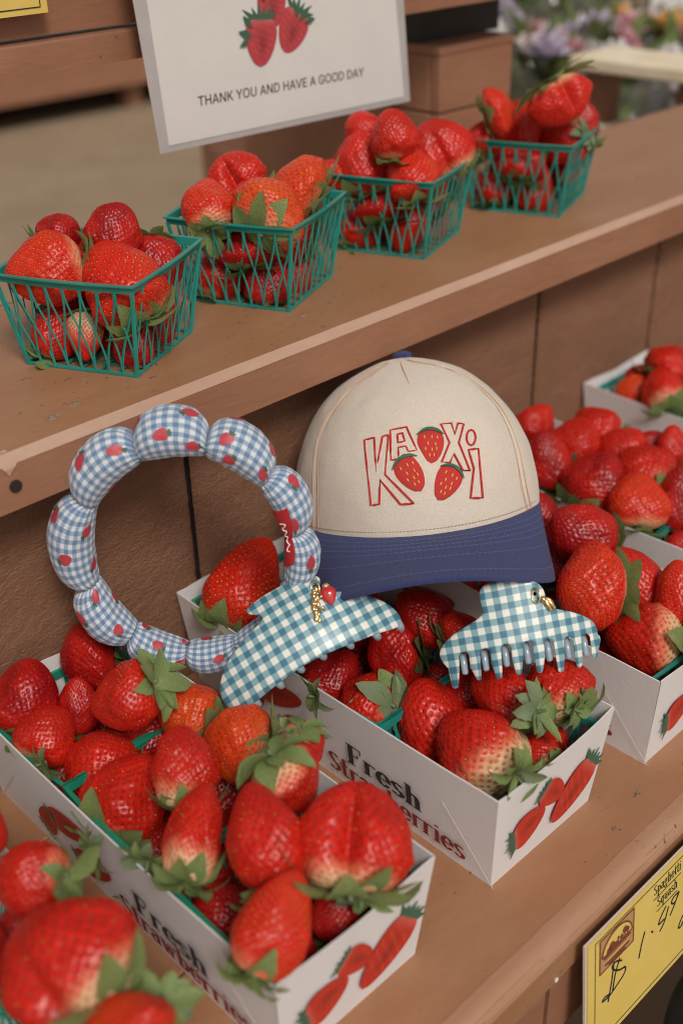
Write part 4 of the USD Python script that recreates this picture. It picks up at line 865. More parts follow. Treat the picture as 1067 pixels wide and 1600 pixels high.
    ('c4', 'red2', (0.7049, -0.0768, 0.0372), (-0.091, -0.357, -0.93), (0.778, -0.608, 0.157), 0.046, 0.0495, 'dark red strawberry low in a gap between the upper ones of the second far tray'),
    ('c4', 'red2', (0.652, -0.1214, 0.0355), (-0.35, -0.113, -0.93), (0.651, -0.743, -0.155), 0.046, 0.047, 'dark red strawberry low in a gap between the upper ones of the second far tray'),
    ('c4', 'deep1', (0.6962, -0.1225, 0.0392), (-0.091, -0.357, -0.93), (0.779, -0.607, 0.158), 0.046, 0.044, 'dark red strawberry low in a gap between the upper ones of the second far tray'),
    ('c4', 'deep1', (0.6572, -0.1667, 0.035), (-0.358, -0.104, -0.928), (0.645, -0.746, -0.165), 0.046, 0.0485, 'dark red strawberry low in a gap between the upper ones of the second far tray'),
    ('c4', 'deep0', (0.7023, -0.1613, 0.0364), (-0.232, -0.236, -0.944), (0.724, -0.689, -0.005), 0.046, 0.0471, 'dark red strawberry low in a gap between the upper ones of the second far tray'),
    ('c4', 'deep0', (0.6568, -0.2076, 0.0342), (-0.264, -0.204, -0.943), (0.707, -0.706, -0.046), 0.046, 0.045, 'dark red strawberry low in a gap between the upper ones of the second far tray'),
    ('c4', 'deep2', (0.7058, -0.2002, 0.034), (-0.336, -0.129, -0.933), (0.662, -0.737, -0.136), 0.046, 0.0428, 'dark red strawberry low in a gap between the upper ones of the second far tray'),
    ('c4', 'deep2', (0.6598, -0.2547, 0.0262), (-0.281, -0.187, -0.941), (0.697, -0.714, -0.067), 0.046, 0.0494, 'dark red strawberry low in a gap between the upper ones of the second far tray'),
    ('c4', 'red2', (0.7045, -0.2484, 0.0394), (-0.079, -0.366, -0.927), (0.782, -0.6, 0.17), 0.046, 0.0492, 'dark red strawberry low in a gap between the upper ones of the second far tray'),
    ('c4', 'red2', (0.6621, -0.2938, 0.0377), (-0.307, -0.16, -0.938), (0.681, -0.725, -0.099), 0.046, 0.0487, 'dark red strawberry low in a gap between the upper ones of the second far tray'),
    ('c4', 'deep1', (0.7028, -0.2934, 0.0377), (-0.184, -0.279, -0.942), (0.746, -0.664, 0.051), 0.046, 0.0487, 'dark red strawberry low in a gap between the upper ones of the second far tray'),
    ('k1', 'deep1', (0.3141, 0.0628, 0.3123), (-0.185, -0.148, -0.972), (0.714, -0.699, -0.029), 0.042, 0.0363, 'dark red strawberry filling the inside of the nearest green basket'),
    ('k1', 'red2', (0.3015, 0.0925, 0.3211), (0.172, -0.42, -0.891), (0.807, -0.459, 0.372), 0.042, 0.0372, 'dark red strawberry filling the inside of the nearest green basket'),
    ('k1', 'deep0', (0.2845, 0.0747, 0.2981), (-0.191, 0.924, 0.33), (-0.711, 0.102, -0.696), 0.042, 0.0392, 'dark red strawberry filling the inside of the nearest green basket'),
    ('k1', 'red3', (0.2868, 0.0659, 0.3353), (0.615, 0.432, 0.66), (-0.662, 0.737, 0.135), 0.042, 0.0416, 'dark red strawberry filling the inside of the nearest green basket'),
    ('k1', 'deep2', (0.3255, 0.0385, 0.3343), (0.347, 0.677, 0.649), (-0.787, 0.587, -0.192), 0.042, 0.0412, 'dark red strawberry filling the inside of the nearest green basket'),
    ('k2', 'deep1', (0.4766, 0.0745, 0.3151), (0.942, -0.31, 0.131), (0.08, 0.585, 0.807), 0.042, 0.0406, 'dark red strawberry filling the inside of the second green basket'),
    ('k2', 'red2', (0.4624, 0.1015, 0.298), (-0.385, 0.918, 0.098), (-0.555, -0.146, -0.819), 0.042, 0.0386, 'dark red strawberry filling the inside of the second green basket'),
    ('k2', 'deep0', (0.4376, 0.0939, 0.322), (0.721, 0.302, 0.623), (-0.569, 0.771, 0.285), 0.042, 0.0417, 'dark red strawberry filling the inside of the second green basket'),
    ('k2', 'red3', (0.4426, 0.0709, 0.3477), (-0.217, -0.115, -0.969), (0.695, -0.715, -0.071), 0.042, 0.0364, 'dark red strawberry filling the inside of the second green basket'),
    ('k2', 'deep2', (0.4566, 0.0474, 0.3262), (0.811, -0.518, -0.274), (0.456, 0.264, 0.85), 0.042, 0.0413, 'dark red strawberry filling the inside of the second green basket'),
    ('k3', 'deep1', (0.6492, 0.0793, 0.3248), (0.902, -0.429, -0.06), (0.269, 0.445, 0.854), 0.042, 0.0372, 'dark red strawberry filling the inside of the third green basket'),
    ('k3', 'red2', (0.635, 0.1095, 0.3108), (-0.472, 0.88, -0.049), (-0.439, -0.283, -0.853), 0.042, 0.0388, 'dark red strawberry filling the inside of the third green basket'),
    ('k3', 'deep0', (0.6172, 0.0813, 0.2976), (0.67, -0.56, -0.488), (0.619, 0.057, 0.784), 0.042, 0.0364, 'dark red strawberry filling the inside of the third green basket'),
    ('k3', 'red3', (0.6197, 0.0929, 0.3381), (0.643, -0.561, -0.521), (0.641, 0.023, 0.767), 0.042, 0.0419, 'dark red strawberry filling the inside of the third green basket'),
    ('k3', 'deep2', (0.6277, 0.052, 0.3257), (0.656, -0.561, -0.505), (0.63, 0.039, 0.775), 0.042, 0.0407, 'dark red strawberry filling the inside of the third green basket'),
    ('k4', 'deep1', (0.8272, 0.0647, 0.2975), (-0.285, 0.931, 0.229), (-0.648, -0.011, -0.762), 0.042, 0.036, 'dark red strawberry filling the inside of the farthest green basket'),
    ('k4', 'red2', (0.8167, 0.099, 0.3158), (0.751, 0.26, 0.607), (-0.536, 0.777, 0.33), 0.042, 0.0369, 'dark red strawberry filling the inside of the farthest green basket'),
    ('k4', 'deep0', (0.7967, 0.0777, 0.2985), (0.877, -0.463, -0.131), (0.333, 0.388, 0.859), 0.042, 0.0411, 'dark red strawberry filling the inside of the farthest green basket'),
    ('k4', 'red3', (0.8316, 0.0639, 0.331), (0.327, -0.495, -0.805), (0.791, -0.322, 0.52), 0.042, 0.0403, 'dark red strawberry filling the inside of the farthest green basket'),
    ('k4', 'deep2', (0.8454, 0.0413, 0.3542), (-0.019, -0.292, -0.956), (0.781, -0.601, 0.168), 0.042, 0.0396, 'dark red strawberry filling the inside of the farthest green basket'),
]
_kinds = {}
WHERE = {'c0': 'strawberries in the lower left corner', 'c1': 'strawberries in the front left tray', 'c2': 'strawberries in the middle tray', 'c3': 'strawberries in the tray right of the cap',
         'c4': 'strawberries in the second far tray', 'c5': 'strawberries in the farthest tray', 'k1': 'strawberries in the nearest green basket', 'k2': 'strawberries in the second green basket',
         'k3': 'strawberries in the third green basket', 'k4': 'strawberries in the farthest green basket'}
rb = np.random.default_rng(3)
for g, c, pos, z, x, L, Wd, lab in BERRIES:
    if c not in _kinds:
        _kinds[c] = berry_class(c[:-1], int(c[-1]))
    z, x = np.array(z), np.array(x); z /= np.linalg.norm(z); x -= z * (x @ z); x /= np.linalg.norm(x); y = np.cross(z, x)
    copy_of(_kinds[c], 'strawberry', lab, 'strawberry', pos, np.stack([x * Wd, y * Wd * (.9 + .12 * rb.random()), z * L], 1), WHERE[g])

# leafy caps whose berries are hidden
LEAF_CAPS = (((0.0839, -0.1883, 0.092), (-0.992, 0.122, 0.041), 0.03773, 'pale leafy cap hanging over the left rim of the front left tray, farthest back'), ((0.1025, -0.2164, 0.09), (-0.95, -0.232, -0.207), 0.04115, 'broad leafy cap drooping over the left rim beside the slim strawberry'), ((0.1142, -0.2402, 0.085), (-0.729, -0.522, -0.443), 0.0334, 'leafy cap on the left rim just above the printed lettering'), ((0.0986, -0.3116, 0.088), (-0.926, -0.286, -0.245), 0.03568, 'leafy cap at the front left corner of the front left tray'), ((0.103, -0.1001, 0.09), (-0.991, -0.018, -0.13), 0.03322, 'small leafy cap on the left rim near the picture edge'), ((0.2187, -0.2209, 0.11), (-0.161, -0.0, 0.987), 0.03649, 'dark leafy cap between the front left tray and the middle tray'), ((0.3495, -0.3068, 0.105), (0.039, -0.822, 0.569), 0.04623, 'light green leafy star below the small claw clip'), ((0.3032, -0.3279, 0.098), (-0.325, -0.898, -0.298), 0.04194, 'leafy cap at the front corner of the middle tray'), ((0.2675, -0.183, 0.095), (-0.953, 0.28, 0.116), 0.03516, 'dark leafy cap at the left rim of the middle tray below the long clip'), ((0.1981, -0.0982, 0.11), (0.264, -0.368, 0.892), 0.03756, 'leafy cap beside the roundest strawberry under the headband'), ((0.1681, -0.3255, 0.095), (-0.628, -0.63, -0.457), 0.03917, 'leafy cap hanging over the front rim under the two lobed strawberry'), ((0.03, -0.2911, 0.1), (0.213, -0.814, 0.541), 0.0417, 'blurred leafy cap at the bottom edge beside the lumpy strawberry'), ((0.0475, -0.3051, 0.1), (0.123, -0.444, 0.888), 0.03859, 'blurred leafy cap at the bottom edge nearest the printed lettering'), ((0.3741, -0.3201, 0.1), (-0.006, -0.999, -0.053), 0.03402, 'leafy cap at the right rim corner of the middle tray'))


def cap_class(k):
    r = np.random.default_rng(500 + k); path = f'/World/Looks/leaf_cap_{"abcd"[k]}'; stage.CreateClassPrim(path)
    part('stalk', tube([np.array([0, 0, -.03]), np.array([.01, .0, .05]), np.array([.05 * r.normal(), .05 * r.normal(), .17])], [.05, .032, .028], 7), M['sepal_pale'], path, smooth=True)
    n = 12
    for j in range(n):
        a = 2 * np.pi * (j + .5 * r.random()) / n; L = .36 + .2 * r.random(); W = .085 + .05 * r.random(); el = .5 * r.random() + (j % 2) * .25; curl = (r.random() - .45) * 3.2; tw = (r.random() - .5) * 1.2
        T = np.linspace(0, 1, 11); ang = el; pos = np.array([.03, .01 * (j % 3)]); g = []
        dirr = np.array([math.cos(a), math.sin(a), 0]); sid = np.array([-dirr[1], dirr[0], 0])
        wd = W * np.sin(np.pi * (T * .86 + .10)) ** .9 * np.array([.9, 1, 1.05, 1.0, 1.1, 1.0, 1.12, .98, 1.1, .8, .0])
        for t, w in zip(T, wd):
            c = dirr * pos[0] + np.array([0, 0, pos[1]]); sv = sid * math.cos(tw * t) + np.array([0, 0, 1]) * math.sin(tw * t)
            g.append([c - sv * w + [0, 0, .3 * w], c - sv * w * .5 + [0, 0, .07 * w], c, c + sv * w * .5 + [0, 0, .07 * w], c + sv * w + [0, 0, .3 * w]])
            ang -= curl * .16 * t + .06; pos = pos + L / 10 * np.array([math.cos(ang), math.sin(ang)])
        part('sepal', sheet(np.array(g)), M['sepal_pale'] if r.random() < .25 else M['sepal'], path, smooth=True)
    return path


_caps = [cap_class(k) for k in range(4)]
for k, (pos, nrm, dia, lab) in enumerate(LEAF_CAPS):
    z = np.array(nrm); x = np.cross(z, [0.2, .1 * k, 1.0]); x /= np.linalg.norm(x); y = np.cross(z, x)
    copy_of(_caps[k % 4], 'strawberry_leaf_cap', lab, 'leaves', pos, np.stack([x, y, z], 1) * dia, 'leafy strawberry caps')

# ------------------------------------------------------------------ cap
CROWN_HEIGHT = 0.1215
BRIM_DROP = 0.0210
BRIM_CURVE = 0.0250
BRIM_LEN = 0.0728


def crown_point(phi, t, off=0.0):
    """Cap crown surface: phi = 0 at the front seam, growing to the viewer's right; t = 0 at the sweatband, 1 at the button."""
    phi = np.asarray(phi, float); t = np.asarray(t, float)
    s = np.clip(1 - t ** 2.35, 0, 1) ** (1 / 1.9)
    front = np.clip(np.cos(phi), 0, 1) ** 1.5
    s = s * (1 + 0.05 * front * np.sin(np.pi * np.clip(t, 0, 1)) ** 1.0)
    s = np.nan_to_num(s)
    x = (0.094 + off) * s * np.sin(phi)
    y = -(0.099 + off) * s * np.cos(phi) + 0.012 * t ** 2
    z = (CROWN_HEIGHT + off) * t - 0.006 * np.cos(phi) * (1 - t) + 0.004 * (1 - t) * np.sin(phi) ** 2
    return np.stack([x, y, z], -1)


def brim_point(s, r):
    """Cap brim surface: s runs -1 to 1 along the front of the sweatband, r = 0 at the band, 1 at the outer edge."""
    s = np.asarray(s, float); r = np.asarray(r, float)
    a = s * np.radians(82)
    inner = crown_point(a, 0 * a)
    c = np.clip(1 - np.abs(s) ** 2.5, 0, 1) ** 0.72
    ox = 0.093 * np.sin(np.clip(s, -1, 1) * np.pi / 2 * 0.97)
    oy = inner[..., 1] * 0.35 - 0.064 - BRIM_LEN * c + 0.055 * (1 - c)
    ex = inner[..., 0] + (ox - inner[..., 0]) * r
    ey = inner[..., 1] + (oy - inner[..., 1]) * r
    ez = inner[..., 2] * (1 - r) - 0.004 * r - BRIM_DROP * r ** 1.15 - BRIM_CURVE * (ex / 0.1) ** 2 * r
    return np.stack([ex, ey, ez], -1)



HAT_ROT = ((0.74554, 0.64702, 0.24258), (-0.68647, 0.65275, 0.36875), (0.07894, -0.43427, 0.91569))
HAT_POS = (0.44217, -0.11663, 0.13888)
LOGO = {'K': ((-0.43344, 0.53763), (-0.40354, 0.5413), (-0.37399, 0.54488), (-0.34476, 0.54839), (-0.33517, 0.48698), (-0.32917, 0.42575), (-0.326, 0.36449), (-0.30659, 0.42721), (-0.28867, 0.48971), (-0.27204, 0.5522), (-0.25551, 0.55373), (-0.23904, 0.55525), (-0.22261, 0.55674), (-0.2326, 0.48601), (-0.24414, 0.41541), (-0.25728, 0.34464), (-0.19011, 0.2897), (-0.12611, 0.23423), (-0.06365, 0.17804), (-0.09607, 0.17892), (-0.12859, 0.17964), (-0.16128, 0.18018), (-0.20553, 0.2266), (-0.25116, 0.27266), (-0.29896, 0.31846), (-0.30467, 0.27451), (-0.31122, 0.23032), (-0.31859, 0.18584), (-0.3402, 0.18451), (-0.36204, 0.18309), (-0.38413, 0.1816), (-0.3889, 0.30109), (-0.40367, 0.41939)), 'A': ((-0.20601, 0.58147), (-0.15973, 0.58489), (-0.11357, 0.58816), (-0.0674, 0.5913), (-0.04421, 0.54705), (-0.02268, 0.50299), (-0.0023, 0.45904), (-0.02467, 0.45889), (-0.04704, 0.45869), (-0.06942, 0.45845), (-0.07476, 0.46854), (-0.08017, 0.47863), (-0.08566, 0.48873), (-0.1052, 0.48765), (-0.12477, 0.48653), (-0.14437, 0.48537), (-0.14575, 0.46539), (-0.14721, 0.44542), (-0.14873, 0.42546), (-0.16817, 0.42344), (-0.18765, 0.42138), (-0.2072, 0.41928), (-0.20559, 0.4732), (-0.20512, 0.52722)), 'A hole': ((-0.14683, 0.55615), (-0.13242, 0.55763), (-0.118, 0.5591), (-0.10357, 0.56055), (-0.09897, 0.54529), (-0.09453, 0.53006), (-0.09022, 0.51485), (-0.10841, 0.51366), (-0.12661, 0.51245), (-0.14482, 0.51121), (-0.14541, 0.52617), (-0.14608, 0.54115)), 'X': ((0.22892, 0.58618), (0.32498, 0.5838), (0.32297, 0.52134), (0.38641, 0.57866), (0.43404, 0.56911), (0.33924, 0.47366), (0.3825, 0.31363), (0.32633, 0.32349), (0.27934, 0.41955), (0.23601, 0.37486), (0.17298, 0.38431), (0.26223, 0.48084)), 'i': ((0.40573, 0.42797), (0.43484, 0.4273), (0.46457, 0.42652), (0.49503, 0.42565), (0.47424, 0.33602), (0.46375, 0.24576), (0.46115, 0.15442), (0.42646, 0.15916), (0.39263, 0.16365), (0.35955, 0.16792), (0.3766, 0.2201), (0.39596, 0.27198), (0.41823, 0.32364), (0.4129, 0.35853), (0.40872, 0.3933)), 'dot': ((0.50061, 0.48652), (0.48357, 0.46651), (0.46099, 0.45301), (0.43835, 0.44958), (0.42108, 0.45709), (0.4136, 0.47355), (0.41835, 0.4946), (0.43478, 0.51463), (0.45883, 0.52828), (0.48354, 0.53182), (0.50142, 0.52428), (0.50743, 0.50767))}
LOGO_BERRIES = (((0.10929, 0.47648), (0.09373, 0.38089), (0.21599, 0.47008)), ((-0.06591, 0.33781), (-0.00426, 0.24005), (0.02871, 0.36963)), ((0.18928, 0.26808), (0.10946, 0.18164), (0.26996, 0.2273)))
DART = ((-0.10578, 0.96566), (-0.01347, 0.88704), (0.01843, 0.80979), (0.05386, 0.7308))
SEAM_L = ((-0.50608, 0.96987), (-0.83243, 0.86922), (-0.96603, 0.73497), (-0.99463, 0.5706), (-0.9399, 0.38702), (-0.92652, 0.19992), (-0.98434, 0.00949))
SEAM_R = ((0.11671, 0.97393), (0.77379, 0.9143), (0.95325, 0.79058), (1.0127, 0.65176), (0.97405, 0.50071), (0.93295, 0.32185), (0.92856, 0.15023), (0.99913, 4e-05))
cap = thing('baseball_cap', 'cream baseball cap with navy brim and outlined lettering with three embroidered strawberries', 'cap', HAT_POS, np.array(HAT_ROT))
seam_l = lambda t: np.interp(t, [v[1] for v in SEAM_L[::-1]], [v[0] for v in SEAM_L[::-1]])
seam_r = lambda t: np.interp(t, [v[1] for v in SEAM_R[::-1]], [v[0] for v in SEAM_R[::-1]])


def crown_panel(f0, f1, n, name, off=0.0):
    T = np.linspace(0, .999, 70); S = np.linspace(0, 1, n); g = []
    for t in T:
        a, b = f0(t), f1(t); ph = a + (b - a) * S
        e = np.minimum(S, 1 - S) * (b - a)
        o = off - .0011 * np.exp(-e / .02)
        pz = crown_point(ph, np.full(n, t))
        wr = .0034 * (meshkit.fbm(np.stack([pz[:, 0] * 32, pz[:, 1] * 32, pz[:, 2] * 22], -1), 3) - .5)
        g.append(crown_point(ph, np.full(n, t), o + wr))
    return part(name, sheet(np.array(g)[:, ::-1]), M['cream'], cap, smooth=True)


crown_panel(seam_l, seam_r, 70, 'front_panel')
back = np.pi
crown_panel(seam_r, lambda t: np.interp(t, [0, 1], [1.95, 1.95]), 34, 'side_panel')
crown_panel(lambda t: np.interp(t, [0, 1], [-1.95, -1.95]), seam_l, 34, 'side_panel')
crown_panel(lambda t: 1.95, lambda t: back, 26, 'back_panel')
crown_panel(lambda t: -back, lambda t: -1.95, 26, 'back_panel')


def cap_line(pts, off=.0006):
    p = np.array([crown_point(a, t, off) for a, t in pts]); return p


def sm(pts, n=3):
    return smooth_path(pts)


for S_, nm in ((SEAM_L, 'seam_stitching'), (SEAM_R, 'seam_stitching')):
    for dphi in (-.035, .035):
        pl = sm([(a + dphi * (1 if abs(a) > .1 else .3), min(t, .985)) for a, t in S_])
        q = cap_line(pl, .0003); part(nm, tube(q, .00034, 5), M['tan_thread'], cap)
dq = cap_line(sm(DART), -.0001)
part('dart_seam', tube(dq, [.0006 * (1 - .6 * i / len(dq)) for i in range(len(dq))], 5), M['tan_thread'], cap)
# stitched band edge above the brim
for k in range(84):
    a0 = -1.15 + 2.3 * k / 84; a1 = a0 + 2.3 / 84 * .6
    part('band_stitch', tube(cap_line([(a0, .030), ((a0 + a1) / 2, .030), (a1, .030)], .0004), .00032, 4), M['tan_thread'], cap)
# brim: closed slab with a rounded edge
sg = np.linspace(-1, 1, 81); rg = np.linspace(0, 1, 26)
SS, RR = np.meshgrid(sg, rg, indexing='ij')
topb = brim_point(SS, RR); th = .0034
botb = topb - np.array([0, 0, th])
edge = brim_point(sg, np.full(81, 1.012)) - np.array([0, 0, th * .5])
full = np.concatenate([topb, edge[:, None], botb[:, ::-1]], 1)
part('brim', sheet(full), M['navy'], cap, smooth=50)
for row in (.14, .23, .32, .41, .58, .88):
    for k in range(60):
        s0 = -.86 + 1.72 * k / 60; s1 = s0 + 1.72 / 60 * .62
        ss = np.array([s0, (s0 + s1) / 2, s1]); kk = row
        p = brim_point(ss, np.full(3, kk)) + [0, 0, .0002]
        part('brim_stitch', tube(p, .00034, 4), M['navy_thread'], cap)
bt = trimesh.creation.icosphere(3); bt.apply_scale((.0078, .0078, .0042)); ctr = crown_point(0., 1.0); bt.apply_translation(ctr + [0, 0, .0012])
part('button', bt, M['navy'], cap, smooth=True)
sw = np.array([[crown_point(a, t, -.0015) for t in (0, .12)] for a in np.linspace(-np.pi, np.pi, 60)])
part('sweatband', sheet(sw), M['cream'], cap, smooth=True)
for nm, pts in LOGO.items():
    p = [tuple(v) for v in pts]
    p3 = cap_line(p, .0005); part('letter_outline' if nm != 'dot' else 'letter_dot', tube(p3, .00082, 6, closed=True), M['red_thread'], cap, smooth=True)
for (c0, c1, c2) in LOGO_BERRIES:
    c0, c1, c2 = np.array(c0), np.array(c1), np.array(c2)
    d_, w_ = c1 - c0, c2 - c0
    n_, m_ = 15, 11; g = []
    for u in np.linspace(-1, 1, n_):
        pr = math.sqrt(max(0, 1 - abs(u) ** 2.2)) * (1 - .33 * u) * .95
        g.append([crown_point(*(c0 + d_ * u + w_ * pr * v), .0004 + .0016 * math.sqrt(max(0, (1 - v * v * .98) * (1 - u * u * .98)))) for v in np.linspace(-1, 1, m_)])
    mm = sheet(np.array(g)); Pn = np.array(mm.vertices)
    if mm.face_normals.mean(0)[1] > 0:
        mm.faces = mm.faces[:, ::-1]
    eb = part('embroidered_strawberry', mm, M['red_thread'], cap, smooth=True)
    for u, v in ((-.45, -.5), (-.45, .1), (-.4, .55), (-.1, -.25), (-.05, .35), (.2, -.45), (.25, .05), (.2, .42), (.55, -.15), (.55, .2)):
        q = [crown_point(*(c0 + d_ * (u + k) + w_ * v * .9), .0022) for k in (-.09, 0, .09)]
        part('stitched_seed', tube(q, [.0002, .0005, .0002], 5), M['yellow_thread'], eb)
    for k, an in enumerate((-80, -55, -30, -8, 14, 36, 60, 84)):
        ra = math.radians(an); q = []
        for s_ in (0, .35, .7, 1.0):
            uu = -.90 - .26 * math.cos(ra) * s_ + .34 * s_ * s_; vv = 1.02 * math.sin(ra) * s_
            q.append(crown_point(*(c0 + d_ * uu + w_ * vv), .0020))
        part('stitched_leaf', tube(q, [.0009, .0011, .0009, .0004], 5), M['green_thread'], eb)

# ------------------------------------------------------------------ bubble headband
BAND_POS = (0.23613, -0.096, 0.18901)
bn = np.array([-.697, -.716, 0.0]); bn /= np.linalg.norm(bn); be1 = np.array([.716, -.697, 0.0])
lean = math.radians(4); be2 = np.array([0, 0, 1.0]) * math.cos(lean) - bn * math.sin(lean); bnn = np.cross(be1, be2)
if bnn @ bn < 0:
    bnn = -bnn
band = thing('bubble_headband', 'puffy blue gingham headband printed with little strawberries, standing as a ring', 'headband', BAND_POS, np.stack([be1, be2, np.cross(be1, be2)], 1))
CREASE = [-46, -18, 10, 41.5, 76, 111, 150.5, 196, 231, 263, 292, 318]
FLIP = 1.0


def band_point(th, ph, off=0.0):
    """Bubble headband surface: th along the band (degrees), ph round its cross-section; ph = 0 outward, 90 towards the viewer."""
    th = np.asarray(th, float); ph = np.asarray(ph, float)
    cr = np.array(CREASE, float); i = np.clip(np.searchsorted(cr, th, 'right') - 1, 0, len(cr) - 2)
    s = (th - cr[i]) / (cr[i + 1] - cr[i]); b = np.clip(1 - np.abs(2 * s - 1) ** 2.4, 0, 1) ** .55
    size = np.interp(th, [-46, -18, 20, 60, 100, 170, 215, 262, 318], [.66, .76, .86, .96, 1.0, 1.04, .94, .80, .62])
    inner = .0715 + .0040 * (1 - b)
    outer = .0715 + (.0160 + .0170 * b) * size + .0003
    outer = np.maximum(outer, inner + .01)
    mid, half = (inner + outer) / 2, (outer - inner) / 2
    dep = (.0105 + .0100 * b) * size
    wr = (1 - b) ** 1.4 * .0013 * np.sin(ph * 13 + i * 2) + .0011 * (meshkit.noise(np.stack([th * .25, np.cos(ph) * 2.2 + 5, np.sin(ph) * 2.2 + 9], -1)) - .5)
    rr = mid + (half + off + wr) * np.cos(ph) * (1 + .06 * np.cos(ph))
    dz = (dep + off + wr) * np.sin(ph)
    t = np.radians(th)
    rr = rr * .892; dz = dz * .93
    return np.stack([rr * np.cos(t), rr * np.sin(t) * 1.12, FLIP * dz], -1)



FLIP = 1.0 if np.cross(be1, be2) @ bn > 0 else -1.0
for k in range(len(CREASE) - 1):
    nt_, np_ = 44, 64
    e = (1 - np.cos(np.linspace(0, np.pi, nt_))) / 2
    TT, PP = np.meshgrid(CREASE[k] + (CREASE[k + 1] - CREASE[k]) * (e * .9985 + .0007), np.linspace(0, 2 * np.pi, np_), indexing='ij')
    pts = band_point(TT, PP)
    uv = np.stack([np.radians(TT) * .080, PP * .0182], -1).reshape(-1, 2)
    m = sheet(pts)
    if FLIP > 0:
        pass
    part('puff', m, M['band'], band, smooth=True, uv=uv)


def band_print(th0, ph0, deg, size=.0055):
    n, m = 13, 9; a = math.radians(deg); g = []; ph0 = math.radians(ph0)
    for u in np.linspace(-1, 1, n):
        pr = math.sqrt(max(0, 1 - abs(u) ** 2.3)) * (1 - .3 * u) * .78
        row = []
        for v in np.linspace(-1, 1, m):
            x, y = u * size, v * pr * size
            row.append(((x * math.cos(a) - y * math.sin(a)) / .088, (x * math.sin(a) + y * math.cos(a)) / .0195))
        g.append(row)
    g = np.array(g); th = th0 + np.degrees(g[..., 0]); ph = ph0 + g[..., 1]
    def mk(th, ph, off):
        m_ = sheet(band_point(th, ph, off)); return m_
    f = part('printed_strawberry', mk(th, ph, .00045), M['print'], band, smooth=True,
             tint=np.repeat(np.array([[.42, .045, .06]]), n * m, 0) * (1 + .35 * (np.sin(np.arange(n * m) * 2.4) > .6))[:, None])
    for k in (-42, 0, 42):
        b = a + math.pi + math.radians(k); q = []
        for s_ in (0, .5, 1):
            x0, y0 = -size * .85 * math.cos(a) + s_ * size * .62 * math.cos(b), -size * .85 * math.sin(a) + s_ * size * .62 * math.sin(b)
            w = size * .2 * (1 - abs(s_ - .4))
            q.append([(x0 - w * math.sin(b), y0 + w * math.cos(b)), (x0 + w * math.sin(b), y0 - w * math.cos(b))])
        q = np.array(q)
        part('printed_leaf', mk(th0 + np.degrees(q[..., 0] / .088), ph0 + q[..., 1] / .0195, .0006), M['green_thread'], f, smooth=True)


BAND_PRINTS = ((84.0, 10.0, -141.09006), (96.0, 70.0, 10.8196), (108.0, 4.0, -54.97214), (82.0, 94.0, 27.84994), (68.0, 58.0, 64.18971), (66.0, -20.0, 36.59088), (118.0, 64.0, -13.37011), (134.0, 40.0, 51.3358), (134.0, 160.0, 12.53353), (160.0, 34.0, 66.19246), (162.0, 142.0, 137.92513), (176.0, 88.0, 109.3868), (184.0, 166.0, 132.08242), (200.0, 130.0, 139.97883), (206.0, 58.0, -151.68898), (210.0, 196.0, 132.39748), (222.0, 124.0, 130.88913), (236.0, 196.0, 116.71096), (262.0, 190.0, 110.46786), (46.0, 82.0, 104.33681), (34.0, 28.0, -62.09832), (18.0, 88.0, -8.73887), (64.0, 106.0, 56.04655), (-2.0, 58.0, -1.26165), (260.0, 88.0, 107.97316), (282.0, 106.0, -168.09937), (274.0, 196.0, 152.18184), (246.0, 142.0, 165.6236), (48.0, 4.0, 93.01786))
for args in BAND_PRINTS:
    band_print(*args)
# red woven label folded round the inner edge, with white script
BAND_LABEL = ((28.0, 154.0), (28.0, 88.0), (-2.0, 112.0), (-8.0, 160.0))
LC = np.array(BAND_LABEL, float)


def label_at(u, v, off):
    """u across (0..1), v down (0..1) the label"""
    u = np.asarray(u)[..., None]; v = np.asarray(v)[..., None]
    q = LC[0] * (1 - u) * (1 - v) + LC[1] * u * (1 - v) + LC[2] * u * v + LC[3] * (1 - u) * v
    return band_point(q[..., 0], np.radians(q[..., 1]), off)


uu, vv = np.meshgrid(np.linspace(-.25, 1, 10), np.linspace(0, 1, 20), indexing='ij')
lb = part('fabric_label', sheet(label_at(uu, vv, .0013)), M['tag_red'], band, smooth=True)
scr = [(.35, .22), (.70, .24), (.55, .30), (.35, .30), (.45, .36), (.62, .36), (.60, .42), (.40, .43), (.42, .49), (.62, .49), (.60, .55), (.40, .56), (.55, .62), (.66, .64), (.45, .67), (.38, .72), (.6, .74)]
part('label_script', tube(sm([label_at(np.array(a), np.array(b), .0018) for a, b in scr]), .00045, 5), M['white'], lb)

# ------------------------------------------------------------------ claw clips
CLIP1 = ((0.25985, -0.18783, 0.15), (0.84325, -0.48871, 0.22382), (0.2311, 0.70557, 0.6699), (-0.48531, -0.51317, 0.70791))
CLIP1_BODY = ((-0.06267, -0.02433), (-0.06797, -0.01804), (-0.06862, -0.00949), (-0.06365, 0.00013), (-0.05419, 0.00864), (-0.04176, 0.01661), (-0.0302, 0.02183), (-0.02405, 0.02545), (-0.02679, 0.02917), (-0.0326, 0.03175), (-0.03388, 0.03585), (-0.02985, 0.03848), (-0.01404, 0.04275), (0.00221, 0.04416), (0.01535, 0.04304), (0.02001, 0.04087), (0.01989, 0.03677), (0.01622, 0.0303), (0.0219, 0.02731), (0.03319, 0.02363), (0.04653, 0.01693), (0.0568, 0.00815), (0.06207, -0.00061), (0.06218, -0.00744), (0.05752, -0.01025), (0.04326, -0.00998), (0.02953, -0.0108), (0.01586, -0.01161), (0.00223, -0.01241), (-0.01178, -0.0144), (-0.02627, -0.01793), (-0.04003, -0.02212), (-0.05164, -0.02531))
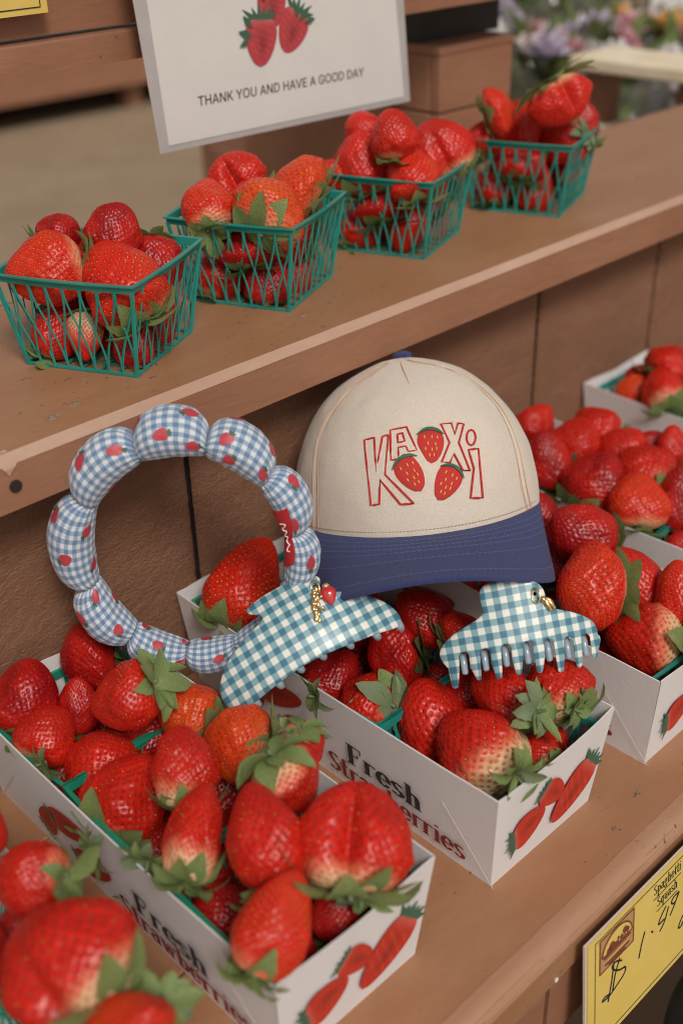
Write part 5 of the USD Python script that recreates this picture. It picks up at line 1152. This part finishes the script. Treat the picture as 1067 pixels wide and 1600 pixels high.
CLIP1_TEETH = ((-0.06267, -0.02433), (-0.04773, -0.02412), (-0.02916, -0.01864), (-0.01295, -0.01397), (0.00358, -0.01113), (0.02305, -0.01022), (0.04232, -0.01009), (0.05985, -0.00884))
CLIP1_HOLE = (0.01499, 0.03442)
CLIP2 = ((0.36921, -0.27608, 0.15), (0.75386, -0.65431, 0.05988), (0.34383, 0.47051, 0.81265), (-0.5599, -0.59204, 0.57966))
CLIP2_BODY = ((-0.04612, -0.02707), (-0.05024, -0.02581), (-0.05428, -0.01991), (-0.05528, -0.01346), (-0.04982, -0.00639), (-0.0397, 0.00021), (-0.02886, 0.00548), (-0.0237, 0.00964), (-0.02515, 0.01575), (-0.026, 0.02351), (-0.02157, 0.02861), (-0.01239, 0.03024), (0.00042, 0.02979), (0.01171, 0.02736), (0.01673, 0.02258), (0.01801, 0.01519), (0.01531, 0.01035), (0.02272, 0.0079), (0.03679, 0.00391), (0.04812, -0.00149), (0.05253, -0.00746), (0.05267, -0.01342), (0.05112, -0.01919), (0.04861, -0.02232), (0.03371, -0.02208), (0.0167, -0.02162), (-0.00044, -0.02242), (-0.01767, -0.02405), (-0.03284, -0.02631))
CLIP2_TEETH = ((-0.04673, -0.0249), (-0.0326, -0.02422), (-0.01917, -0.02221), (-0.0054, -0.02107), (0.00949, -0.02131), (0.02364, -0.02063), (0.03676, -0.02154), (0.04933, -0.01986))
CLIP2_TIPS = ((-0.04656, -0.03883), (-0.03068, -0.0337), (-0.01797, -0.03415), (-0.00501, -0.03251), (0.00902, -0.03267), (0.02375, -0.03417), (0.0372, -0.03216), (0.04884, -0.02742))
CLIP2_HOLE = (0.01074, 0.01892)


def jaw(poly, bend, thick=.0026, rl=.0022):
    gs = max(getattr(poly, 'geoms', [poly]), key=lambda g: g.area)
    cs = manifold3d.CrossSection([np.array(gs.exterior.coords)[:-1].astype(np.float32)] + [np.array(i.coords)[:-1].astype(np.float32) for i in gs.interiors], manifold3d.FillRule.EvenOdd)
    solid = manifold3d.Manifold.extrude(cs, thick).refine_to_length(rl)
    mm = solid.to_mesh(); v = np.array(mm.vert_properties[:, :3], float); f = np.array(mm.tri_verts)
    # round the outer edge: pull the faces in a little where they are near the outline
    dd = np.array([gs.boundary.distance(shapely.Point(a, b)) for a, b in v[:, :2]])
    zc = thick / 2; v[:, 2] = zc + (v[:, 2] - zc) * np.clip(.45 + .55 * np.sqrt(np.clip(dd / .0016, 0, 1)), 0, 1)
    uv = v[:, :2].copy()
    v[:, 2] += bend(v[:, 0], v[:, 1])
    return trimesh.Trimesh(v, f, process=False), uv


def rot2(uv, deg):
    a = math.radians(deg); return np.c_[uv[:, 0] * math.cos(a) - uv[:, 1] * math.sin(a), uv[:, 0] * math.sin(a) + uv[:, 1] * math.cos(a)]


bend1 = lambda x, y: -5.0 * (x - .0) ** 2 - 9.0 * np.clip(-(y + .6 * 0), -.05, .05) ** 2 * 1.0
o1, x1_, y1_, n1 = (np.array(v) for v in CLIP1)
clip1 = thing('claw_clip', 'long banana shaped teal gingham hair claw clip lying across two trays', 'hair clip', o1, np.stack([x1_, y1_, n1], 1), 'gingham claw clips')
p1 = Polygon(chaikin(CLIP1_BODY, 2)).buffer(.0006).buffer(-.0006)
p1 = p1.difference(shapely.Point(CLIP1_HOLE).buffer(.0013))
m, uv = jaw(p1, bend1)
part('front_jaw', m, M['clip'], clip1, smooth=True, uv=rot2(uv, -10))
p1b = affinity.scale(affinity.translate(Polygon(chaikin(CLIP1_BODY, 2)), .004, -.002), .72, .40)
m, uv = jaw(p1b, lambda x, y: -.024 - 5 * x ** 2)
part('back_jaw', m, M['clip'], clip1, smooth=True, uv=rot2(uv, -10))
for (tx, ty) in CLIP1_TEETH:
    q = [np.array([tx - .0015, ty + .006, bend1(tx, ty) - .001]), np.array([tx, ty + .0005, bend1(tx, ty) - .0015]), np.array([tx + .0012, ty - .002, bend1(tx, ty) - .007]), np.array([tx + .001, ty + .001, bend1(tx, ty) - .016])]
    part('tooth', tube(sm(q), np.interp(np.linspace(0, 1, len(sm(q))), [0, .3, 1], [.0026, .0032, .0016]), 10), M['tooth'], clip1, smooth=True)


def charm(clip, hole, bend, full=True):
    hx, hy = hole; on = lambda x, y: bend(x, y) + .0034
    part('charm_ring', tube([np.array([hx + .0026 * math.cos(a), hy - .0012 + .0050 * math.sin(a), on(hx, hy) + .0012 + .0016 * math.cos(a)]) for a in np.linspace(0, 2 * np.pi, 17)[:-1]], .0006, 6, closed=True), M['gold'], clip, smooth=True)
    r = np.random.default_rng(5)
    if full:
        for k in range(26):
            b = trimesh.creation.icosphere(2, .0010 + .0008 * r.random()); b.apply_scale((1, 1.35, .8))
            x, y = hx - .00022 * k + .0036 * (r.random() - .5) - .001, hy - .003 - .00088 * k
            b.apply_translation((x, y, on(x, y) + .0008)); part('gold_bead', b, M['gold'], clip, smooth=True)
        for k in range(5):
            x, y = hx - .001 * k, hy - .006 - .004 * k; s_ = 1 if k % 2 else -1
            q = [np.array([x, y, on(x, y) + .001]), np.array([x + s_ * .0022, y + .001, on(x, y) + .0022]), np.array([x + s_ * .004, y - .001, on(x, y) + .001])]
            part('gold_leaf', tube(sm(q), .0008, 6), M['gold'], clip, smooth=True)
        cx_, cy_ = hx + .0065, hy - .0105; cz_ = on(cx_, cy_) + .0022
        u = trimesh.creation.icosphere(3); v = np.array(u.vertices); s = 1 - .5 * np.clip(.2 - v[:, 1], 0, 1.2) / 1.2
        v[:, 0] *= s; v[:, 2] *= s * .55; u.vertices = v * np.array([.0056, .0068, .0056]) + [cx_, cy_, cz_]
        cb = part('strawberry_charm', u, M['charm'], clip, smooth=True)
        for k in range(5):
            a = math.radians(30 + 30 * k)
            part('charm_leaf', tube([np.array([cx_, cy_ + .0055, cz_ + .001]), np.array([cx_ + .003 * math.cos(a), cy_ + .0055 + .0028 * math.sin(a), cz_ + .002])], [.0007, .0003], 5), M['gold'], cb)
        for k in range(16):
            a, b = r.random() * np.pi * 2, r.random() * 1.5 - .9; x, y = math.cos(a) * (.8 - .3 * abs(b)) * .6, b * .75
            part('charm_dot', trimesh.creation.icosphere(0, .00035).apply_translation((cx_ + .0056 * x, cy_ + .0068 * y, cz_ + .0031 * math.sqrt(max(0, 1 - x * x - y * y)))), M['gold'], cb)
    else:
        for k, (ax, ay) in enumerate(((.0045, -.005), (.0065, -.0075), (.0085, -.006), (.0070, -.0100), (.0095, -.0090))):
            z = on(hx + ax, hy + ay)
            q = [np.array([hx + .003, hy - .0030, z]), np.array([hx + ax, hy + ay * .7, z + .0025]), np.array([hx + ax + .0022, hy + ay - .0018, z + .001])]
            part('gold_bow', tube(sm(q), .0013, 8), M['gold'], clip, smooth=True)


charm(clip1, CLIP1_HOLE, bend1, True)
bend2 = lambda x, y: -6.0 * x ** 2 - 12.0 * np.clip(-.012 - y, 0, .06) ** 2
o2, x2_, y2_, n2 = (np.array(v) for v in CLIP2)
clip2 = thing('claw_clip', 'short teal gingham hair claw clip with long teeth standing on the middle tray', 'hair clip', o2, np.stack([x2_, y2_, n2], 1), 'gingham claw clips')
p2 = Polygon(chaikin(CLIP2_BODY, 2))
teeth = []
tt_, ti_ = np.array(CLIP2_TEETH), np.array(CLIP2_TIPS)
for a, b in zip(tt_, ti_):
    teeth.append(MultiPoint(list(shapely.Point(a + (a - b) * .5).buffer(.0046).exterior.coords) + list(shapely.Point(b + (a - b) * .10).buffer(.0021).exterior.coords)).convex_hull)
slots = []
for k in range(len(tt_) - 1):
    mid = (tt_[k] + tt_[k + 1]) / 2; dn = np.array([.0, -1.0])
    slots.append(MultiPoint(list(shapely.Point(mid + [0, .0062]).buffer(.0034).exterior.coords) + list(shapely.Point(mid + [0, -.012]).buffer(.0036).exterior.coords)).convex_hull)
p2 = unary_union([p2] + teeth).difference(unary_union(slots)).buffer(-.0004).buffer(.0004).difference(shapely.Point(CLIP2_HOLE).buffer(.0013))
m, uv = jaw(p2, bend2)
part('front_jaw', m, M['clip'], clip2, smooth=True, uv=rot2(uv, -5))
bend2b = lambda x, y: -.012 - 6.0 * x ** 2 + 5 * np.clip(-y, 0, .05) ** 2
for k in range(len(tt_) - 1):
    mid = (tt_[k] + tt_[k + 1]) / 2
    q = [np.array([mid[0], mid[1] + .010, -.010 + bend2(mid[0], 0)]), np.array([mid[0], mid[1] + .003, -.005 + bend2(mid[0], 0)]), np.array([mid[0] + .0005, mid[1] - .006, -.006 + bend2(mid[0], 0)])]
    part('tooth', tube(sm(q), np.interp(np.linspace(0, 1, len(sm(q))), [0, .5, .85, 1], [.0026, .0026, .0022, .001]), 10), M['tooth'], clip2, smooth=True)
bar = affinity.scale(Polygon(chaikin(CLIP2_BODY, 2)), .84, .34); bar = affinity.translate(bar, .001, -.001)
m, uv = jaw(bar, lambda x, y: -.017 - 6 * x ** 2)
part('back_jaw', m, M['clip'], clip2, smooth=True, uv=rot2(uv, -5))
charm(clip2, CLIP2_HOLE, bend2, False)

# ------------------------------------------------------------------ hanging paper sign
SIGN_SPOTS = ((0.41748, 0.38244), (0.71752, 0.37893), (0.40685, 0.4988), (0.70787, 0.46986), (0.42656, 0.38749), (0.41918, 0.49762), (0.70836, 0.38446), (0.69663, 0.47094), (0.45937, 0.41371), (0.4589, 0.42135), (0.65265, 0.41086), (0.65199, 0.41935))
SP = [np.array(v) for v in SIGN_SPOTS]
YS = 0.150


def sign_poly(bl, br, tl, tr, ztop):
    """continue the sides to the top of the sheet, outside the frame"""
    up = lambda b, t: b + (t - b) * (ztop - b[1]) / (t[1] - b[1])
    return Polygon([bl, br, up(br, tr), up(bl, tl)])


sign = thing('paper_sign', 'laminated white thank you sign hanging above the green baskets', 'sign', (0, YS, 0))
sp = lambda y: plane_place((0, -y, 0), (1, 0, 0), (0, 0, 1))
part('laminate_sheet', extrude(sign_poly(SP[0], SP[1], SP[2], SP[3], .615), .0006, sp(0)), M['laminate'], sign)
part('paper_sheet', extrude(sign_poly(SP[4], SP[5] if False else SP[6], SP[5], SP[7], .605), .0004, sp(.0007)), M['paper'], sign)
tm = meshkit.text_mesh('THANK YOU AND HAVE A GOOD DAY', .0076, .0003)
v = np.array(tm.vertices); wid = np.ptp(v[:, 0]); b0, b1 = SP[8], SP[10]
fx = (b1[0] - b0[0]) / wid; sl = (b1[1] - b0[1]) / (b1[0] - b0[0])
v2 = np.c_[b0[0] + v[:, 0] * fx, b0[1] + v[:, 0] * fx * sl + v[:, 1], v[:, 2]]
tm.vertices = sp(.0012)(v2); part('lettering', tm, M['grey_ink'], sign)
spp = sp(.0011)
for kk_, (c, L, W_, dg) in enumerate((((.5450, .4800), .034, .030, 268), ((.5665, .4600), .038, .032, 240), ((.5310, .4555), .040, .033, 265))):
    fruit_print(sign, spp, c, L, W_, dg, dull=.9, lift=.0003 * kk_, tuft=.8)
for (cx, cy, dg, L) in ((.514, .463, 160, .016), (.5125, .456, 200, .012), (.517, .472, 130, .014), (.534, .494, 110, .018), (.546, .493, 80, .014), (.581, .472, 40, .016), (.587, .466, 10, .013), (.573, .476, 80, .014)):
    a = math.radians(dg); q = np.array([math.cos(a), math.sin(a)]); s = np.array([-q[1], q[0]]); c0 = np.array([cx, cy])
    part('printed_leaf', extrude(Polygon([c0 - q * L / 2, c0 + s * L * .22, c0 + q * L / 2, c0 - s * L * .22]), .0003, sp(.0024)), M['green_thread'], sign)

# price card of the tier above, top left
tagc = thing('price_card', 'yellow price card cut off at the top left corner of the picture', 'price card', (0, 0.170, 0))
part('card', box(.20, .345, .0, .0008, .4955, .56), M['yellow_card'], tagc)
part('border_line', box(.20, .339, -.0004, -.0001, .4995, .5003), M['black_ink'], tagc); part('border_line', box(.3385, .3393, -.0004, -.0001, .5004, .56), M['black_ink'], tagc)

# ------------------------------------------------------------------ spaghetti squash price card
CARD = ((0.30241, -0.392, -0.00976), (1.0, 0.0, 0.0), (-0.0, 0.0995, 0.99504), (0.0, -0.99504, 0.0995))
CARD_INK = (((0.03838, -0.04397), (0.03149, -0.03873), (0.02631, -0.03972), (0.02943, -0.04601), (0.0371, -0.05199), (0.044, -0.05363), (0.04267, -0.05986), (0.03361, -0.06309), (0.02464, -0.06628), (0.01866, -0.06526), (0.01569, -0.06444), (0.01861, -0.06213), (0.0246, -0.0644)), ((0.02924, -0.03802), (0.02734, -0.0527), (0.02322, -0.06997)), ((0.03601, -0.04016), (0.03101, -0.0498), (0.02835, -0.06401)), ((0.06599, -0.04025), (0.06244, -0.04893), (0.05975, -0.05961)), ((0.07504, -0.04701), (0.07633, -0.04867)), ((0.09225, -0.03692), (0.08681, -0.04117), (0.08233, -0.04801), (0.09046, -0.04777)), ((0.09574, -0.04028), (0.09148, -0.05106), (0.086, -0.05531)), ((0.10869, -0.03565), (0.10119, -0.03536), (0.099, -0.03977), (0.10422, -0.04324), (0.10883, -0.0376), (0.10948, -0.03504), (0.10426, -0.04389), (0.09886, -0.05013)), ((0.11755, -0.06373), (0.11274, -0.06812), (0.11055, -0.07336), (0.11491, -0.07433), (0.11639, -0.07105)), ((0.12204, -0.06602), (0.11822, -0.07252), (0.11766, -0.07656), (0.12284, -0.07624)))
CARD_SPOTS = ((0.01268, -0.00595), (0.05146, -0.00605), (0.05177, -0.03466), (0.01454, -0.03617), (0.07576, -0.01506), (0.11049, -0.01463), (0.08047, -0.02888), (0.10665, -0.03043), (0.00777, -0.07829), (0.00772, -0.00528), (0.11412, -0.00778))
co, cxv, cyv, cnv = (np.array(v) for v in CARD)
pcard = thing('price_card', 'yellow squash price card with handwritten price hanging at the lower right', 'price card', co, np.stack([cxv, cyv, cnv], 1))
part('card', extrude(Polygon([(0, 0), (.20, 0), (.20, -.106), (0, -.106)]), .0009), M['yellow_card'], pcard)
part('card_backing', extrude(Polygon([(-.0016, .0), (.199, .0), (.199, -.108), (-.0016, -.108)]), .0018, lambda v: v - [0, 0, .002]), M['card_edge'], pcard)
CS = [np.array(v) for v in CARD_SPOTS]
ez = .0010
bx_ = CS[8][0]
for a, b in (((bx_, -.004), (bx_, -.101)), ((bx_, -.101), (.195, -.101)), ((bx_, -.004), (.195, -.004)), ((.195, -.004), (.195, -.101))):
    part('border_line', extrude(LineString([a, b]).buffer(.0003), .0002, lambda v: v + [0, 0, ez]), M['black_ink'], pcard)
for s in CARD_INK:
    q = smooth_path(np.array(s)) if len(s) > 2 else np.array(s)
    part('handwriting', extrude(LineString(q).buffer(.00075), .0002, lambda v: v + [0, 0, ez]), M['black_ink'], pcard)
for word, i0, i1, hh in (('Spaghetti', 4, 5, .0088), ('Squash', 6, 7, .0088)):
    sh_, ww = serif(word, hh, .075, .022); b0, b1 = CS[i0], CS[i1]; sh_ = affinity.scale(sh_, (b1[0] - b0[0]) / ww, 1, origin=(0, 0))
    part('printed_word', extrude(affinity.translate(sh_, b0[0], b0[1]), .0002, lambda v: v + [0, 0, ez]), M['black_ink'], pcard)
    part('underline', extrude(shapely.box(b0[0], b0[1] - .0040, b1[0], b0[1] - .0034), .0002, lambda v: v + [0, 0, ez]), M['black_ink'], pcard)
lx0, lx1 = CS[0][0], CS[1][0]; lz1, lz0 = CS[0][1], CS[3][1]
place0 = lambda e: (lambda v: v + [0, 0, e])
W_, H_ = lx1 - lx0, lz1 - lz0
logo = part('logo_panel', extrude(shapely.box(lx0, lz0, lx1, lz1), .0002, place0(ez)), M['logo_tan'], pcard)
part('logo_frame', extrude(shapely.box(lx0, lz0, lx1, lz1).boundary.buffer(.0005), .0002, place0(ez + .0003)), M['logo_brown'], logo)
arch = Polygon([(lx0 + W_ * (.5 + .44 * math.cos(a)), lz0 + H_ * (.45 + .5 * math.sin(a))) for a in np.linspace(0, np.pi, 20)])
part('logo_sky', extrude(arch.buffer(-.0005), .0002, place0(ez + .0003)), M['yellow_card'], logo)
part('logo_arch', extrude(LineString(arch.exterior.coords).buffer(.0006), .0002, place0(ez + .0006)), M['logo_brown'], logo)
for u, v, r_ in ((.25, .5, .07), (.33, .58, .08), (.45, .5, .06), (.62, .55, .05), (.72, .66, .07), (.80, .6, .05), (.52, .62, .03)):
    part('logo_tree', extrude(unary_union([shapely.Point(lx0 + W_ * u, lz0 + H_ * v).buffer(W_ * r_), shapely.box(lx0 + W_ * (u - .015), lz0 + H_ * .42, lx0 + W_ * (u + .015), lz0 + H_ * v)]), .0002, place0(ez + .0008)), M['logo_brown'], logo)
for k, (v, w) in enumerate(((.36, .8), (.25, .62), (.14, .72), (.06, .5))):
    part('logo_band', extrude(shapely.box(lx0 + W_ * (.5 - w / 2), lz0 + H_ * v, lx0 + W_ * (.5 + w / 2), lz0 + H_ * (v + .035)), .0002, place0(ez + .0008)), M['logo_brown'] if k != 1 else M['yellow_card'], logo)

# ------------------------------------------------------------------ behind: crate, bin, bench, bouquets, squashes
crate = thing('wooden_cabinet', 'upright brown wooden cabinet behind the third green basket, beside the sign', 'cabinet', (0, 0, 0))
for z0, z1 in ((-.70, -.02), (-.018, .3385), (.3405, .399)):
    part('front_board', box(.832, .955, .212, .226, z0, z1, .0015), M['rail'], crate); part('side_board', box(.8315, .845, .2265, .55, z0, z1, .0015), M['rail'], crate)
    part('side_board', box(.942, .9555, .2265, .55, z0, z1, .0015), M['rail'], crate); part('back_board', box(.8455, .9415, .536, .55, z0, z1), M['rail'], crate)
part('top_board', box(.831, .956, .211, .551, .3992, .408, .0015), M['rail'], crate)
far = thing('distant_stand', 'blurred brown stand with a dark gap under it, far behind the left baskets', 'display stand', (0, 0, 0))
for k in range(8):
    part('front_board', box(-1 + 1.2 * k, .195 + 1.2 * k, 5.0, 5.04, -.56, -.12), M['rail'], far)
part('top_board', box(-1, 8.6, 4.95, 5.9, -.119, -.09), M['rail'], far)
for k in range(5):
    part('leg', box(-.9 + 2.3 * k, -.8 + 2.3 * k, 5.1, 5.2, -.7, -.12), M['rail'], far)
part('rear_board', box(-1, 8.6, 5.85, 5.88, -.7, -.13), M['riser'], far)
bin_ = thing('black_bin', 'black plastic bin standing on the wooden crate', 'bin', (.9, .36, .4085))
o_ = trimesh.creation.extrude_polygon(shapely.box(-.06, -.11, .075, .11).difference(shapely.box(-.056, -.106, .071, .106)), .16, engine='earcut')
part('wall', o_, M['black_plastic'], bin_); part('floor', box(-.056, .071, -.106, .106, 0.0, .004), M['black_plastic'], bin_)

bench = thing('wooden_bench', 'pale pine plank trestle beyond the upper shelf at the right', 'bench', (0, 0, 0))
part('top_plank', box(1.385, 1.50, -.05, .44, .290, .310, .003), M['raw_wood'], bench)
part('leg', box(1.42, 1.47, .235, .27, -.7, .2895), M['rail'], bench); part('leg', box(1.42, 1.47, .40, .43, -.7, .2895), M['rail'], bench)
part('lower_plank', box(1.40, 1.49, .2715, .3985, .19, .208, .003), M['raw_wood'], bench)
wsgn = thing('small_sign', 'white card sign at the upper right picture corner', 'sign', (0, 0, 0))
part('card', box(2.02, 2.24, .70, .704, .20, .42), M['paper'], wsgn); part('stake', box(2.12, 2.135, .705, .715, -.7, .40), M['raw_wood'], wsgn)


def bouquet(loc, cols, label, seed, hgt=.34, rad=.11):
    r = np.random.default_rng(seed)
    b = thing('flower_bouquet', label, 'bouquet', loc, group='bouquets in the flower stand')
    a = np.linspace(0, 2 * np.pi, 25); g = []
    for t in np.linspace(0, 1, 6):
        rr = (.025 + (rad - .025) * t ** .8) * (1 + .12 * t * np.sin(a * 5 + seed)); g.append(np.stack([rr * np.cos(a), rr * np.sin(a), np.full(25, hgt * (-.85 + .85 * t)) + .03 * t * np.sin(a * 4 + 1)], -1))
    part('wrapping', sheet(np.stack(g, 1)), M['wrap'], b, smooth=True)
    lv = []
    for k in range(70):
        p = np.array([r.normal() * rad * .45, r.normal() * rad * .45, -.12 + .14 * r.random()]); q = r.normal(size=3); q[2] = abs(q[2]) + .6; q /= np.linalg.norm(q); s = np.cross(q, r.normal(size=3)); s /= np.linalg.norm(s); L = .05 + .04 * r.random()
        lv.append(trimesh.Trimesh([p, p + q * L * .5 + s * L * .2, p + q * L, p + q * L * .5 - s * L * .2], [[0, 1, 2], [0, 2, 3]], process=False))
    part('leaves', join(lv), M['foliage'], b, kind='stuff')
    for k in range(13):
        p = np.array([r.normal() * rad * .45, r.normal() * rad * .45, .0 + .03 * r.random()]); sz = .030 + .018 * r.random(); pet = []
        for ring_, (n_, el) in enumerate(((7, .25), (6, .7), (4, 1.15))):
            for j in range(n_):
                a_ = 2 * np.pi * (j + .5 * ring_) / n_; d_ = np.array([math.cos(a_) * math.cos(el), math.sin(a_) * math.cos(el), math.sin(el)]); s_ = np.array([-math.sin(a_), math.cos(a_), 0])
                pet.append(trimesh.Trimesh([p, p + d_ * sz * .6 + s_ * sz * .4, p + d_ * sz, p + d_ * sz * .6 - s_ * sz * .4], [[0, 1, 2], [0, 2, 3]], process=False))
        part('flower', join(pet), M[cols[k % len(cols)]], b)
    for k in range(5):
        part('stem', tube([np.array([r.normal() * .01, r.normal() * .01, -.42]), np.array([r.normal() * .03, r.normal() * .03, -.05])], .003, 5), M['foliage'], b)
    return b


BQ = [((1.58, .66, .27), ('petal_lilac', 'petal_white', 'petal_pink'), 'bouquet with greyish wrapping just right of the black bin'),
      ((1.74, .60, .245), ('petal_pink', 'petal_pink', 'petal_white'), 'bouquet of pink flowers above the farthest green basket'),
      ((1.90, .66, .25), ('petal_orange', 'petal_white', 'petal_pink'), 'bouquet with an orange flower left of the pine plank'),
      ((2.10, .70, .24), ('petal_white', 'petal_lilac', 'petal_white'), 'bouquet of white flowers behind the pine plank'),
      ((2.30, .74, .24), ('petal_lilac', 'petal_white'), 'bouquet with lilac and white flowers at the top right'),
      ((1.66, .92, .30), ('petal_white', 'petal_lilac', 'petal_lilac'), 'bouquet with purple blooms in the back row above the grey wrapping'),
      ((1.86, .98, .30), ('petal_lilac', 'petal_white', 'petal_orange'), 'bouquet in the back row above the orange flower'),
      ((2.08, 1.02, .29), ('petal_pink', 'petal_white'), 'bouquet in the back row left of the white card sign'),
      ((2.32, 1.08, .29), ('petal_white', 'petal_lilac'), 'bouquet in the back row at the picture corner'),
      ((1.90, .46, .16), ('petal_white', 'petal_orange'), 'low bouquet with white wrapping left of the trestle leg'),
      ((2.10, .46, .15), ('petal_white', 'petal_lilac'), 'low bouquet under the pine plank right of its leg')]
for k_, (lc, cl, lb_) in enumerate(BQ):
    bouquet(lc, cl, lb_, k_ + 1, .32, .125 if k_ < 9 else .09)
fst = thing('flower_stand', 'dark brown stepped stand carrying the flower bouquets in the background', 'display stand', (0, 0, 0))
part('back_board', box(1.35, 3.2, 1.30, 1.33, -.7, .55), M['riser'], fst); part('side_board', box(1.35, 1.37, .80, 1.30, -.7, .05), M['riser'], fst)
part('step', box(1.37, 3.2, .82, 1.295, -.35, -.31), M['riser'], fst)
for x, y, z, lab in ((1.72, .66, -.12, 'black flower bucket below the pink bouquet'), (2.05, .84, -.15, 'black flower bucket below the white bouquet')):
    bk = thing('flower_bucket', lab, 'bucket', (x, y, z))
    rv = trimesh.creation.revolve(np.array([[0.0, -.55], [.12, -.55], [.15, 0.0], [.145, 0.0], [.115, -.54], [0, -.54]]), sections=28)
    part('bucket_wall', rv, M['black_plastic'], bk, smooth=40)
for k, (x, y, z, a, b, lab) in enumerate(((.47, -.47, -.235, .11, .085, 'dark green squash directly below the yellow price card'), (.36, -.54, -.30, .10, .08, 'dark squash at the bottom picture edge under the price card'), (.62, -.45, -.24, .10, .09, 'dark green squash at the lower right picture corner'), (.50, -.60, -.33, .1, .09, 'dark squash lowest in the bin below the price card'))):
    sq = thing('squash', lab, 'squash', (x, y, z), rotz(40 * k + 20), group='dark squashes below the stand')
    u = trimesh.creation.icosphere(4); v = np.array(u.vertices); az = np.arctan2(v[:, 1], v[:, 2]); v *= (1 + .025 * np.cos(az * 10))[:, None]; u.vertices = v * [a, b, b]
    part('rind', u, M['squash'], sq, smooth=True)
    part('stalk', tube([np.array([a * .95, 0, 0]), np.array([a * 1.08, .005, .01]), np.array([a * 1.2, .02, .015])], [.012, .009, .010], 7), M['sepal_dark'], sq, smooth=True)
part_b = thing('squash_bin', 'wooden bin holding the dark squashes below the lower shelf', 'bin', (0, 0, 0))
part('floor_board', box(.1, 1.2, -.75, -.36, -.43, -.41), M['rail'], part_b); part('front_board', box(.1, 1.2, -.77, -.7505, -.43, -.30), M['rail'], part_b)
